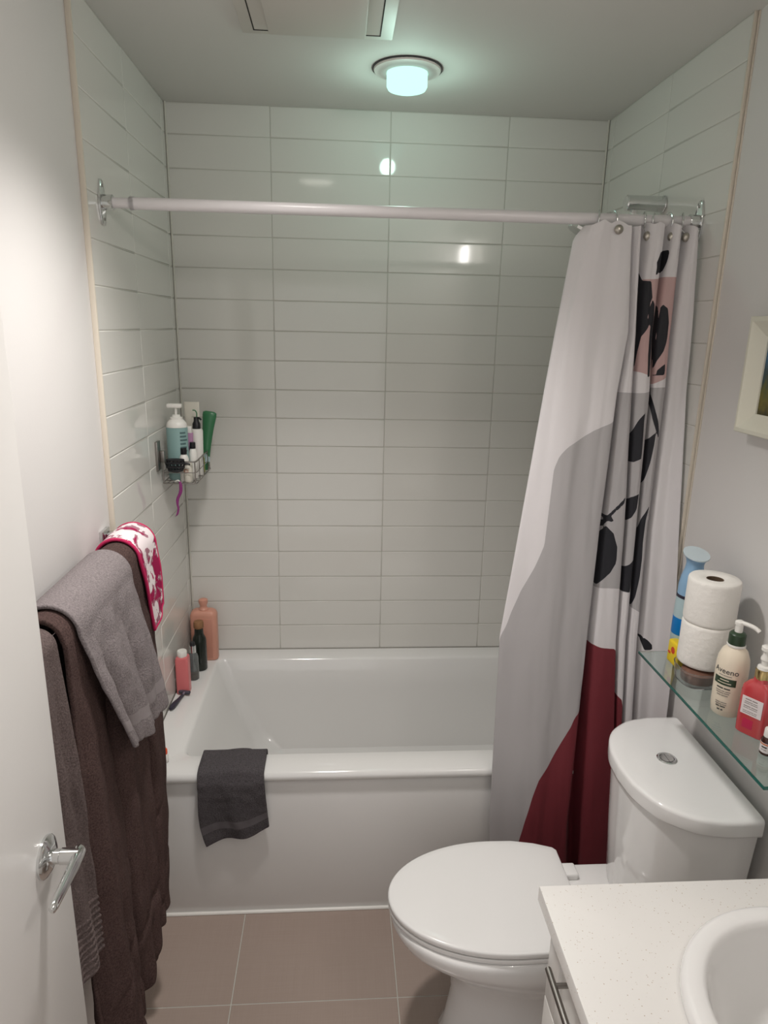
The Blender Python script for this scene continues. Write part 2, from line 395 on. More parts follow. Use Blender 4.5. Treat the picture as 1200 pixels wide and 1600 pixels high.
def main_lamp():
    x, y = 0.468, -1.198
    t = thing('ceiling_light', (x, y, H), 'round recessed ceiling lamp in front of the bathtub, above the frame', 'ceiling light')
    finish('trim_ring', lathe_bm([(0.110, 0), (0.110, -0.006), (0.096, -0.010), (0.088, -0.004), (0.088, 0)], (x, y, H), 40), 'white_plastic', t)
    finish('glass_lens', lathe_bm([(0.087, -0.001), (0.084, -0.006), (0.0, -0.009)], (x, y, H), 32), 'warm_lens', t)
    l = bpy.data.lights.new('main_lamp_light', 'SPOT'); l.shadow_soft_size = 0.062; l.energy = MAIN_W; l.color = (1.0, 0.957, 0.925); l.spot_size = math.radians(120); l.spot_blend = 1.0
    o = bpy.data.objects.new('main_lamp_light', l); COL.objects.link(o); o.location = (x, y, H-0.096); attach(o, t)
main_lamp()
def vanity_lamp():
    y0, y1, z0, z1 = -2.36, -2.02, 2.215, 2.335
    t = thing('wall_light', (W+0.01, (y0+y1)/2, 2.27), 'boxy frosted wall lamp above the washbasin, right of the frame', 'wall light')
    finish('backplate', box_bm(W-0.012, W+0.010, y0+0.03, y1-0.03, 2.24, 2.31, 0.003), 'chrome', t)
    finish('glass_shade', box_bm(W-0.10, W-0.012, y0, y1, z0, z1, 0.006), 'warm_lens', t)
    l = bpy.data.lights.new('vanity_lamp_light', 'AREA'); l.shape = 'RECTANGLE'; l.size = y1-y0; l.size_y = 0.12; l.energy = VANITY_W; l.color = (1.0, 0.95, 0.915)
    o = bpy.data.objects.new('vanity_lamp_light', l); COL.objects.link(o); o.location = (W-0.104, (y0+y1)/2, 2.27)
    o.rotation_euler = Matrix(((0, 0, 1), (1, 0, 0), (0, 1, 0))).to_euler()   # local -Z -> world -X
    attach(o, t)
vanity_lamp()
def vent():
    t = thing('exhaust_fan', (0.55, -0.74, H), 'square off-white exhaust fan cover on the ceiling', 'exhaust fan')
    x0, x1, y1, y0 = 0.340, 0.714, -0.602, -0.96
    z = H+0.006
    finish('rim', box_bm(x0, x1, y0, y1, z-0.013, z, 0.003), 'vent_plastic', t)
    for a, b in ((0.369, 0.420), (0.630, 0.683)):
        finish('slot', box_bm(a, b, y0+0.02, y1-0.024, z-0.0134, z-0.009), 'vent_plastic', t)
        finish('slot_gap', box_bm(a+0.001, b-0.001, y1-0.028, y1-0.024, z-0.0142, z-0.010), 'vent_dark', t)
        finish('slot_gap', box_bm(*( (a, a+0.003) if a < 0.5 else (b-0.003, b) ), y0+0.02, y1-0.024, z-0.0142, z-0.010), 'vent_dark', t)
    finish('centre_panel', box_bm(0.408, 0.645, y0+0.012, y1-0.040, z-0.028, z-0.010, 0.003), 'vent_plastic', t)
vent()

# ------------------------------------------------------------------ bathtub
def rrect(x0, x1, y0, y1, r, z, n=7):
    pts = []
    for cx, cy, a0 in ((x1-r, y1-r, 0), (x0+r, y1-r, PI/2), (x0+r, y0+r, PI), (x1-r, y0+r, 1.5*PI)):
        for k in range(n):
            a = a0 + PI/2*k/(n-1); pts.append(Vector((cx + r*math.cos(a), cy + r*math.sin(a), z)))
    return pts
def bathtub():
    t = thing('bathtub', (W/2, -0.40, 0), 'white alcove bathtub with a flat rim and plain front apron', 'bathtub')
    F = -0.812
    rings = [rrect(0.003, W-0.003, F+0.014, -0.0045, 0.003, RIM-0.034),
             rrect(0.003, W-0.003, F+0.004, -0.0045, 0.003, RIM-0.029),
             rrect(0.003, W-0.003, F, -0.0045, 0.003, RIM-0.022),
             rrect(0.003, W-0.003, F+0.0005, -0.0045, 0.003, RIM-0.013),
             rrect(0.003, W-0.003, F+0.005, -0.0045, 0.003, RIM-0.004),
             rrect(0.003, W-0.003, F+0.014, -0.0045, 0.003, RIM),
             rrect(0.100, 1.420, -0.716, -0.078, 0.035, RIM),
             rrect(0.106, 1.414, -0.711, -0.083, 0.034, RIM-0.003),
             rrect(0.112, 1.408, -0.706, -0.088, 0.033, RIM-0.010),
             rrect(0.150, 1.390, -0.698, -0.096, 0.045, RIM-0.12),
             rrect(0.235, 1.360, -0.680, -0.115, 0.06, RIM-0.30),
             rrect(0.285, 1.330, -0.655, -0.140, 0.08, RIM-0.375),
             rrect(0.36, 1.27, -0.60, -0.20, 0.08, RIM-0.39)]
    finish('basin', loft_bm(rings, False, True), 'acrylic', t, smooth=50)
    finish('apron', box_bm(0.004, W-0.004, -0.800, -0.72, 0.0005, RIM-0.03, 0.002), 'acrylic', t)
    finish('drain', lathe_bm([(0.033, 0), (0.033, 0.004), (0.026, 0.007), (0.0, 0.008)], (1.22, -0.40, RIM-0.391), 28), 'chrome', t)
    finish('overflow_cover', cyl_bm((1.385, -0.40, RIM-0.13), (1.366, -0.40, RIM-0.135), 0.038, 28, bevel=0.004), 'chrome', t)
bathtub()

# ------------------------------------------------------------------ door
def door():
    X, YE = 0.120, -1.565
    d = finish('door_1', box_bm(X-0.036, X, YF+0.02, YE, 0.008, 2.04, 0.0015), 'door_paint')
    structure(d, 'open white flush door swung against the left wall')
    hp = Vector((X, -1.640, 0.978))
    h = finish('door_handle', lathe_bm([(0.0335, 0), (0.0335, 0.004), (0.031, 0.0065), (0.027, 0.008), (0.022, 0.011), (0.014, 0.013), (0.0, 0.013)], seg=40), 'chrome', None)
    h.data.transform(Matrix.Translation(hp) @ Matrix.Rotation(PI/2, 4, 'Y')); attach(h, d); h['label'] = 'chrome lever handle'
    s = finish('spindle', cyl_bm(hp + Vector((0.010, 0, 0)), hp + Vector((0.027, 0, 0)), 0.0115, 24), 'chrome', h)
    finish('collar', cyl_bm(hp + Vector((0.024, 0, 0)), hp + Vector((0.054, 0.0, 0)), 0.0128, 24, bevel=0.0012), 'chrome', h)
    rings = []
    for k, (y, w, zz) in enumerate([(0.014, 0.005, 0.006), (0.012, 0.0075, 0.0115), (0.004, 0.008, 0.0135), (-0.02, 0.0072, 0.012), (-0.06, 0.006, 0.0098), (-0.092, 0.0055, 0.0085), (-0.100, 0.0045, 0.0070), (-0.103, 0.002, 0.004)]):
        c = hp + Vector((0.050, y, -0.004 if y < 0 else 0))
        rings.append([c + Vector((math.cos(a)*w*1.15, 0, math.sin(a)*zz)) for a in [2*PI*i/20 for i in range(20)]])
    finish('lever', loft_bm(rings), 'chrome', h)
    structure(finish('trim_2', box_bm(0.045, 0.085, YF-0.11, YF+0.012, 0, 2.08, 0.002), 'door_paint'), 'door jamb on the hinge side')
door()

# ------------------------------------------------------------------ shower rod, flanges, rings
ROD_Y, ROD_Z, ROD_R = -0.725, 2.079, 0.0145
def rod():
    t = thing('shower_rod', (W/2, ROD_Y, ROD_Z), 'white shower curtain rod spanning the tub from wall to wall', 'curtain rod')
    finish('tube', cyl_bm((0.075, ROD_Y, ROD_Z), (W-0.028, ROD_Y, ROD_Z), ROD_R, 28), 'rod_white', t)
    finish('inner_tube', cyl_bm((0.028, ROD_Y, ROD_Z), (0.080, ROD_Y, ROD_Z), ROD_R-0.0022, 28), 'rod_white', t)
    finish('collar', cyl_bm((0.070, ROD_Y, ROD_Z), (0.080, ROD_Y, ROD_Z), ROD_R+0.0015, 28, bevel=0.001), 'clear_plastic', t)
    for x, s in ((0.0005, 1), (W-0.0005, -1)):
        # lozenge plate screwed to the wall with a socket for the rod
        prof = [(-0.052, 0.0075), (-0.048, 0.010), (-0.018, 0.020), (0, 0.023), (0.018, 0.020), (0.048, 0.010), (0.052, 0.0075)]
        def outline(k, dx): return [Vector((x+s*dx, ROD_Y + w*k, ROD_Z + z*k)) for z, w in prof] + [Vector((x+s*dx, ROD_Y - w*k, ROD_Z + z*k)) for z, w in reversed(prof)]
        f = finish('flange', loft_bm([outline(1, 0), outline(1, 0.004), outline(0.93, 0.0055)]), 'chrome', t)
        finish('socket', cyl_bm((x+s*0.004, ROD_Y, ROD_Z), (x+s*0.030, ROD_Y, ROD_Z), 0.0185, 28, bevel=0.002), 'chrome', f)
        for zz in (-0.038, 0.038):
            finish('screw', cyl_bm((x+s*0.005, ROD_Y, ROD_Z+zz), (x+s*0.0075, ROD_Y, ROD_Z+zz), 0.0035, 14), 'brushed_steel', f)
rod()
RING_X = [1.246, 1.282, 1.366, 1.392, 1.430, 1.468]
RING_LBL = ['chrome curtain ring nearest the open end of the rod, left of all the others',
            'curtain ring with a bright round nickel knob in front of the white curtain',
            'third curtain ring from the left, beside the first deep fold of the curtain',
            'fourth curtain ring from the left on the rod',
            'fifth curtain ring from the left, second nearest the wall flange',
            'curtain ring nearest the chrome wall flange']
def rings():
    for i, x in enumerate(RING_X):
        t = thing('curtain_ring', (x, ROD_Y, ROD_Z), RING_LBL[i], 'curtain ring', 'chrome rings along the shower rod')
        R = 0.0235; tilt = (0.35, -0.25, 0.3, 0.6, -0.1, 0.45)[i]
        pts = []
        for k in range(25):
            a = math.radians(-70 + 300*k/24)
            dy, dz = R*math.cos(a), R*math.sin(a) - 0.003
            pts.append(Vector((x + dy*math.sin(tilt)*0.8, ROD_Y + dy*math.cos(tilt)*1.0, ROD_Z + dz)))
        pts += [Vector((x + 0.001, ROD_Y-(0.044 if i == 1 else 0.020), ROD_Z-0.030))]
        finish('wire', tube_bm(catmull(pts, 2), 0.0021, 8), 'chrome', t)
        kb = (x+0.004, ROD_Y-0.024, ROD_Z-0.040) if i != 1 else (x, ROD_Y-0.052, ROD_Z-0.030)
        if i == 0: kb = (x+0.004, ROD_Y+0.016, ROD_Z-0.034)
        finish('knob', sphere_bm(kb, 0.0115, 1, 0.75, 1), 'satin_nickel', t)
rings()

# ------------------------------------------------------------------ shower curtain
CURT = [(0.087, 1.060, 1.148, 1.287, 1.425, 1.446, 1.470, 1.552),
        (0.382, 1.045, 1.137, 1.276, 1.412, 1.432, 1.458, 1.550),
        (0.953, 1.047, 1.147, 1.289, 1.376, 1.406, 1.438, 1.552),
        (1.284, 1.087, 1.159, 1.300, 1.371, 1.406, 1.438, 1.529),
        (1.648, 1.130, 1.171, 1.317, 1.359, 1.407, 1.449, 1.509),
        (1.799, 1.149, 1.179, 1.333, 1.356, 1.399, 1.448, 1.507),
        (2.025, 1.180, 1.209, 1.322, 1.347, 1.407, 1.452, 1.499),
        (2.072, 1.206, 1.218, 1.321, 1.346, 1.408, 1.453, 1.497)]
def yc(z): return -0.752 - (2.05-z)*0.066
def curtain_section(z):
    b = interp(CURT, z); y = yc(z); k = min(1.0, max(0.0, (2.05-z)/1.0))
    gap = interp([(0.05, 0.050), (0.38, 0.046), (0.75, 0.022), (1.0, 0.010), (2.1, 0.006)], z)[0]
    pts = [(b[0]+0.012, y+0.030), (b[0], y+0.016), (b[0]*0.5+b[1]*0.5, y+0.002), (b[1], y-0.012)]                # folded-back edge Z
    w = b[2]-b[1]
    pts += [(b[1]+0.25*w, y-0.019), (b[1]+0.5*w, y-0.016), (b[1]+0.75*w, y-0.020), (b[2]-0.006, y-0.020), (b[2], y-0.010)]      # wide panel A
    for i in range(2, 6):
        x0, x1 = b[i], b[i+1]; w = x1-x0; d = 0.030 + 0.012*k; g = gap if i == 2 else interp([(1.6, 0.006), (1.95, 0.012), (2.02, 0.020), (2.08, 0.022)], z)[0]
        if i == 2 and z > 1.75: d = 0.008                      # first fold closes towards the rod
        pts += [(x0 + 0.35*g, y+d*0.8), (x0 + 0.7*g, y+d), (x0 + g + 0.12*(w-g), y-0.002), (x0 + g + 0.5*(w-g), y-0.013), (x1-0.005, y-0.014), (x1, y-0.006)]
    pts += [(b[6]+0.002, y+0.012)]
    out = []
    for x, yy in pts:
        if x > 1.503: yy -= min(0.09, (x-1.503)*1.8); x = 1.503
        out.append(Vector((x, yy, z)))
    return out
NSUB = 7
PRINT = {}
# printed shapes in cloth coordinates (s = position across the folds, z = height on the cloth)
PRINT['grey'] = [
    [(9.2, 1.58), (7.4, 1.572), (6.5, 1.561), (5.62, 1.547), (4.78, 1.526), (3.79, 1.502), (3.25, 1.477), (2.92, 1.44), (2.80, 1.23), (2.33, 1.163), (1.77, 1.095), (1.47, 1.033), (1.30, 0.985), (0.6, 0.90), (-0.5, 0.80), (-0.5, 0.0), (9.2, 0.0)],
    [(8.6, 1.646), (12.5, 1.646), (16.8, 1.644), (18.2, 1.646), (22.8, 1.659), (24.4, 1.661), (26.4, 1.662), (26.4, 1.03), (22.0, 1.05), (19.5, 1.093), (17.0, 1.093), (12.5, 1.106), (10.95, 1.104), (8.6, 1.10)]]
PRINT['pink'] = [[(15.9, 1.933), (18.07, 1.933), (22.93, 1.940), (26.2, 1.940), (26.4, 1.85), (26.0, 1.70), (25.35, 1.687), (22.79, 1.668), (18.78, 1.692), (17.49, 1.699), (16.5, 1.701), (15.9, 1.80)]]
PRINT['red'] = [
    [(9.4, 0.80), (7.6, 0.760), (7.22, 0.735), (6.64, 0.719), (6.34, 0.687), (5.8, 0.647), (5.34, 0.609), (4.78, 0.559), (4.09, 0.518), (3.64, 0.457), (3.21, 0.380), (2.8, 0.310), (2.45, 0.20), (2.3, 0.0), (9.4, 0.0)],
    [(8.8, 0.938), (10.5, 0.938), (11.23, 0.934), (11.79, 0.928), (12.9, 0.925), (14.4, 0.90), (16.0, 0.80), (16.78, 0.780), (17.5, 0.774), (18.7, 0.766), (19.6, 0.74), (20.6, 0.60), (21.2, 0.0), (8.8, 0.0)]]
PRINT['black'] = [
    [(15.6, 1.962), (16.3, 1.955), (16.8, 1.930), (18.0, 1.928), (18.47, 1.882), (18.2, 1.877), (17.92, 1.855), (17.92, 1.834), (18.4, 1.820), (18.15, 1.812), (17.2, 1.790), (16.85, 1.750), (16.7, 1.709), (15.6, 1.70)],
    [(18.5, 1.882), (19.1, 1.868), (19.6, 1.829), (19.5, 1.774), (19.3, 1.73), (19.2, 1.69), (18.6, 1.686), (18.52, 1.742), (18.64, 1.796), (18.64, 1.817), (18.21, 1.826), (17.95, 1.850), (18.21, 1.869)],
    [(21.8, 1.88), (22.78, 1.867), (23.07, 1.829), (22.93, 1.774), (22.70, 1.73), (22.62, 1.69), (22.8, 1.64), (23.9, 1.595), (24.9, 1.553), (25.3, 1.53), (25.0, 1.528), (24.3, 1.545), (23.4, 1.578), (22.5, 1.628), (21.9, 1.686)],
    [(23.38, 1.872), (24.21, 1.862), (24.66, 1.829), (24.70, 1.786), (24.24, 1.754), (23.25, 1.728), (22.79, 1.705), (22.80, 1.742), (23.08, 1.797), (23.06, 1.840), (23.07, 1.864)],
    [(24.70, 1.723), (24.85, 1.693), (22.8, 1.691), (23.5, 1.706)],
    [(23.05, 2.007), (23.05, 1.980), (22.7, 1.952), (21.5, 1.945), (20.0, 1.945), (19.0, 1.950), (18.35, 1.938), (18.6, 1.957), (18.36, 1.971), (18.91, 1.999), (20.5, 2.005)],
    [(18.75, 1.595), (18.65, 1.573), (18.8, 1.472), (17.5, 1.461), (16.2, 1.460), (16.2, 1.520), (17.07, 1.548), (17.78, 1.575)],
    [(24.3, 1.542), (24.25, 1.510), (23.93, 1.462), (23.11, 1.413), (22.5, 1.393), (21.4, 1.40), (21.6, 1.50), (22.9, 1.522)],
    [(19.1, 1.375), (18.85, 1.332), (17.65, 1.307), (16.2, 1.290), (16.2, 1.350), (17.34, 1.364)],
    [(13.2, 1.357), (11.65, 1.313), (12.06, 1.292), (11.34, 1.299), (10.78, 1.279), (10.0, 1.272), (10.0, 1.285), (10.93, 1.301), (10.0, 1.308), (10.0, 1.318), (11.23, 1.312), (13.0, 1.366)],
    [(11.2, 1.284), (12.07, 1.263), (12.5, 1.225), (12.52, 1.181), (12.07, 1.150), (10.85, 1.111), (10.1, 1.12), (9.9, 1.18), (10.2, 1.245), (10.75, 1.268)],
    [(25.07, 1.345), (24.36, 1.302), (24.21, 1.240), (24.36, 1.191), (24.24, 1.141), (23.64, 1.082), (22.93, 1.053), (22.3, 1.05), (21.6, 1.09), (21.6, 1.265), (22.79, 1.275), (23.22, 1.306)],
    [(15.6, 1.157), (17.93, 1.173), (19.6, 1.190), (19.8, 1.134), (19.3, 1.094), (15.6, 1.095)],
    [(27.6, 0.995), (28.3, 0.978), (28.81, 0.961), (29.35, 0.948), (29.78, 0.926), (29.67, 0.916), (29.21, 0.916), (28.91, 0.940), (28.5, 0.965)]]

def seg_sd(P, poly):
    """signed distance (negative inside) of points P (n,2) to a closed polygon"""
    poly = np.array(poly, float); d = np.full(len(P), 1e9); inside = np.zeros(len(P), bool)
    for a, b in zip(poly, np.roll(poly, -1, 0)):
        e = b-a; w = P-a; t = np.clip((w@e)/max(e@e, 1e-12), 0, 1); q = w - t[:, None]*e
        d = np.minimum(d, (q**2).sum(1))
        c = (a[1] > P[:, 1]) != (b[1] > P[:, 1])
        with np.errstate(divide='ignore', invalid='ignore'):
            xi = a[0] + (P[:, 1]-a[1])*(b[0]-a[0])/(b[1]-a[1] if b[1] != a[1] else 1e-12)
        inside ^= c & (P[:, 0] < xi)
    d = np.sqrt(d); return np.where(inside, -d, d)
SCALE_S = 0.030      # one step of s measured in metres for the distance field
def curtain():
    z0, z1, NR = 0.11, 2.072, 160
    verts = []; sz = []
    for r in range(NR+1):
        z = z0 + (z1-z0)*r/NR
        cs = catmull(curtain_section(z), NSUB)
        for c, p in enumerate(cs):
            s = c/NSUB
            n = noise.noise(Vector((s*0.8, z*3.0, 1.7)))*0.004 + noise.noise(Vector((s*2.1, z*9.0, 5.1)))*0.0012
            zz = z
            if r >= NR-3:                                      # scalloped hem between the rings
                d = min(abs(p.x-x) for x in RING_X); zz = z - (r-(NR-3))/3.0*min(0.012, d*0.45)
            verts.append((p.x, p.y - abs(n), zz)); sz.append((s, z))
    nc = len(verts)//(NR+1)
    faces = [(r*nc+c, r*nc+c+1, (r+1)*nc+c+1, (r+1)*nc+c) for r in range(NR) for c in range(nc-1)]
    me = bpy.data.meshes.new('shower_curtain'); me.from_pydata(verts, [], faces); me.update()
    for p in me.polygons: p.use_smooth = True
    P = np.array(sz); P2 = P.copy(); P2[:, 0] *= SCALE_S
    for colname in ('grey', 'pink', 'red', 'black'):
        at = me.attributes.new('print_'+colname, 'FLOAT', 'POINT'); d = np.full(len(P), 1.0)
        for poly in PRINT.get(colname, []):
            d = np.minimum(d, seg_sd(P2, [(s*SCALE_S, z) for s, z in poly]))
        at.data.foreach_set('value', d.astype(np.float32))
    uv = me.attributes.new('cloth_s', 'FLOAT', 'POINT'); uv.data.foreach_set('value', P[:, 0].astype(np.float32))
    uv = me.attributes.new('cloth_z', 'FLOAT', 'POINT'); uv.data.foreach_set('value', P[:, 1].astype(np.float32))
    m = mat('curtain_print', (0.73, 0.70, 0.71), 0.62, bump=(900, 0.15, 2), sheen=0.1)
    nt = m.node_tree; b = nt.nodes['Principled BSDF']; last = None
    for colname, c in (('grey', (0.44, 0.42, 0.425)), ('pink', (0.55, 0.37, 0.355)), ('red', (0.185, 0.020, 0.030)), ('black', (0.012, 0.012, 0.017))):
        a = nt.nodes.new('ShaderNodeAttribute'); a.attribute_name = 'print_'+colname
        l = nt.nodes.new('ShaderNodeMath'); l.operation = 'LESS_THAN'; l.inputs[1].default_value = 0.0; nt.links.new(a.outputs['Fac'], l.inputs[0])
        mx = nt.nodes.new('ShaderNodeMix'); mx.data_type = 'RGBA'; mx.inputs['B'].default_value = c + (1,)
        if last is None: mx.inputs['A'].default_value = (0.73, 0.70, 0.71, 1)
        else: nt.links.new(last.outputs['Result'], mx.inputs['A'])
        nt.links.new(l.outputs[0], mx.inputs['Factor']); last = mx
    nt.links.new(last.outputs['Result'], b.inputs['Base Color'])
    tr = nt.nodes.new('ShaderNodeBsdfTranslucent'); nt.links.new(last.outputs['Result'], tr.inputs['Color'])
    ms = nt.nodes.new('ShaderNodeMixShader'); ms.inputs[0].default_value = 0.12
    out = nt.nodes['Material Output']; nt.links.new(b.outputs[0], ms.inputs[1]); nt.links.new(tr.outputs[0], ms.inputs[2]); nt.links.new(ms.outputs[0], out.inputs['Surface'])
    me.materials.append(m)
    o = bpy.data.objects.new('shower_curtain', me); COL.objects.link(o)
    tag(o, 'white shower curtain with black leaves, pink, grey and dark red shapes, gathered at the right', 'shower curtain')
curtain()
def liner():
    verts = []; NR, NCx = 60, 70
    for r in range(NR+1):
        z = 0.30 + (2.040-0.30)*r/NR; k = (2.05-z)/1.75
        for c in range(NCx+1):
            u = c/NCx; x = 1.203 - 0.055*k + (1.492-1.203+0.055*k)*u
            y = -0.700 + 0.045*k + 0.016*math.sin(u*26 + 0.6*k)*(0.5+0.5*k)
            verts.append((x, y, z))
    nc = NCx+1
    faces = [(r*nc+c, r*nc+c+1, (r+1)*nc+c+1, (r+1)*nc+c) for r in range(NR) for c in range(NCx)]
    me = bpy.data.meshes.new('curtain_liner'); me.from_pydata(verts, [], faces)
    for p in me.polygons: p.use_smooth = True
    me.materials.append(mat('liner_film', (0.70, 0.70, 0.68), 0.35, alpha=0.45))
    o = bpy.data.objects.new('curtain_liner', me); COL.objects.link(o)
    tag(o, 'thin translucent liner hanging inside the tub behind the patterned curtain', 'curtain liner')
liner()

# ------------------------------------------------------------------ shower head on the right wall
def shower():
    y, z = -0.50, 2.158
    t = thing('wall_shower', (W, y, z), 'chrome shower head on a cylindrical wall arm above the curtain rod', 'shower head')
    finish('arm', cyl_bm((1.402, y, z), (W-0.001, y, z), 0.0215, 32, bevel=0.003), 'chrome', t)
    finish('wall_plate', cyl_bm((W-0.004, y, z), (W-0.0005, y, z), 0.0235, 32, bevel=0.001), 'chrome', t)
    finish('holder', box_bm(1.418, 1.462, y-0.012, y+0.012, z-0.060, z-0.016, 0.004), 'chrome', t)
    h = finish('handle', tube_bm(catmull([(1.468, y, z-0.055), (1.40, y-0.002, z-0.058), (1.34, y-0.004, z-0.062), (1.295, y-0.006, z-0.066)], 5), 0.012, 18), 'chrome', t)
    hd = lathe_bm([(0.0, 0.014), (0.012, 0.013), (0.030, 0.006), (0.036, -0.002), (0.035, -0.010), (0.0, -0.011)], seg=12)
    bmesh.ops.transform(hd, matrix=Matrix.Translation((1.274, y-0.006, z-0.074)) @ Matrix.Rotation(math.radians(28), 4, 'Y'), verts=hd.verts)
    finish('spray_face', hd, 'chrome', t, smooth=20)
    finish('hose', tube_bm(catmull([(1.456, y, z-0.02), (1.452, y-0.004, z-0.05), (1.462, y, z-0.10), (1.480, y+0.01, z-0.30), (1.485, y+0.02, z-0.7), (1.470, y+0.02, z-1.0), (1.497, y+0.02, z-1.15)], 6), 0.0055, 10), 'black_plastic', t)
shower()

# ------------------------------------------------------------------ cloth draped over something
def cloth(name, m, fn, nu, nv, thick, parent=None, noise_amp=0.0015, mats=None, face_mat=None):
    verts = []
    for j in range(nv+1):
        for i in range(nu+1):
            verts.append(fn(i/nu, j/nv))
    nc = nu+1
    faces = [(j*nc+i, j*nc+i+1, (j+1)*nc+i+1, (j+1)*nc+i) for j in range(nv) for i in range(nu)]
    me = bpy.data.meshes.new(name); me.from_pydata([tuple(v) for v in verts], [], faces); me.update()
    for k, p in enumerate(me.polygons):
        p.use_smooth = True
        if face_mat: p.material_index = face_mat((k % nu + 0.5)/nu, (k//nu + 0.5)/nv)
    for x in (mats or [m]): me.materials.append(MATS[x])
    o = bpy.data.objects.new(name, me); COL.objects.link(o)
    if parent: attach(o, parent)
    if thick:
        sm = o.modifiers.new('thickness', 'SOLIDIFY'); sm.thickness = thick; sm.offset = 0.0
        sb = o.modifiers.new('round', 'SUBSURF'); sb.levels = 1; sb.render_levels = 1
    return o
BAR_X, BAR_Z = 0.066, 1.258
def over_bar(v, R, zback, zfront, xback, xfun, zc=BAR_Z):
    """path over the towel bar: v 0..1 from the hem on the wall side to the hem on the room side -> (x, z, f) f=0 at bar..1 at front hem, negative behind"""
    Lb, La, Lf = zc-zback, PI*R, zc-zfront
    s = v*(Lb+La+Lf)
    if s < Lb: t = s/Lb; return (xback + (BAR_X-R-xback)*t**3, zback + s, -(1-t))
    if s < Lb+La:
        a = (s-Lb)/R; return (BAR_X - R*math.cos(a), zc + R*math.sin(a), 0.0)
    f = (s-Lb-La)/Lf; return (BAR_X + R + xfun(f), zc - (s-Lb-La), f)
def nz(a, b, c=0.0): return noise.noise(Vector((a, b, c)))
def towel_bar():
    t = thing('towel_bar', (0, -1.18, BAR_Z), 'chrome towel bar with square brackets on the left wall', 'towel bar')
    finish('bar', cyl_bm((BAR_X, -1.525, BAR_Z), (BAR_X, -0.868, BAR_Z), 0.0075, 20), 'chrome', t)
    for y in (-0.880, -1.513):
        finish('bracket', box_bm(-0.0118, -0.002, y-0.030, y+0.022, BAR_Z-0.026, BAR_Z+0.034, 0.0015), 'chrome', t)
        finish('post', box_bm(-0.005, BAR_X+0.010, y-0.013, y+0.013, BAR_Z-0.016, BAR_Z+0.026, 0.0015), 'chrome', t)
towel_bar()
def brown_towel():
    def fn(u, v):
        # u 0 = far edge (by the tub), 1 = near edge
        hem = 0.250 + 0.06*(1-u)**1.5 + 0.01*math.sin(u*5)
        x, z, f = over_bar(v, 0.040, 0.42, hem, 0.014, lambda f: 0.024*f**0.8 - 0.006*max(0, f-0.8)*5)
        y = -0.935 - 0.520*u
        if f > 0:
            g = min(1, f*2.2)
            fold = 0.050*(abs(math.sin(u*8.6 + 0.5 + 0.7*f + 0.5*nz(u*2, f*2)))**0.8 - 0.62) + 0.014*(abs(math.sin(u*19 + 1.6*f + nz(u*2, f*2)*2)) - 0.6) + 0.005*math.sin(u*70 + 5*f + 3*nz(u*3, f*3, 7))*f
            x += g*fold*(0.45 + 0.7*f)*min(1, 0.25+u*5) + 0.004*nz(u*9, f*14, 3)
            y += 0.012*g*math.sin(u*17+2.2) - 0.075*u*max(0, f-0.1)*0.35 + (1-u)*-0.120*f**1.6
            dd = min(1, max(0, (f-0.66)/0.05))          # woven diagonal creases in the border
            x -= dd*0.010*max(0, math.cos(u*13 - f*30 + 2*nz(u*3, f*3, 9)))**8
        elif f == 0:
            x += 0.003*math.sin(u*17)
        return Vector((max(x, 0.008), y, z))
    o = cloth('bath_towel', 'terry_brown', fn, 120, 260, 0.010)
    tag(o, 'long dark brown bath towel hanging almost to the floor over the towel bar', 'towel', 'towels on the towel bar')
brown_towel()
def taupe_towel():
    def fn(u, v):
        x, z, f = over_bar(v, 0.030, 0.75, 0.585 + 0.015*u, 0.012, lambda f: 0.020*f)
        y = -1.462 - 0.085*u
        if f > 0:
            x += min(1, f*3)*(0.008*math.sin(u*9 + 1 + 2*f) + 0.004*nz(u*5, f*9, 8)); y -= 0.020*f*u - 0.012*f
            if f > 0.80: x += 0.0034*math.sin((f-0.80)*0.67*2*PI/0.015)
        return Vector((x, y, z))
    o = cloth('hand_towel', 'terry_taupe', fn, 24, 380, 0.006)
    tag(o, 'greyish brown hand towel with a ribbed hem, half hidden by the door', 'towel', 'towels on the towel bar')
taupe_towel()
def grey_towel():
    def fn(u, v):
        hem = 0.912 + 0.055*u - 0.024*math.sin(PI*u)
        x, z, f = over_bar(v, 0.054, 0.98, hem, 0.004, lambda f: 0.042*f**0.9, BAR_Z-0.002)
        y = -1.105 - 0.315*u
        if f > 0:
            g = min(1, f*2.5)
            x += g*(0.020*(abs(math.sin(u*7 + 0.3 + 0.9*f))**0.8 - 0.6) + 0.010*(abs(math.sin(u*13.5 - 2.2*f))-0.6)) + 0.003*nz(u*8, f*8, 2)
            y += (0.030 - 0.015*u)*f + 0.068*u*f**1.2
        return Vector((max(0.004, x), y, z))
    def fm(u, v): return 1 if 0.90 < v < 0.935 else 0
    o = cloth('hand_towel', 'terry_grey', fn, 72, 110, 0.008, mats=['terry_grey', 'grey_band'], face_mat=fm)
    tag(o, 'mid-grey hand towel draped over the brown bath towel', 'towel', 'towels on the towel bar')
grey_towel()
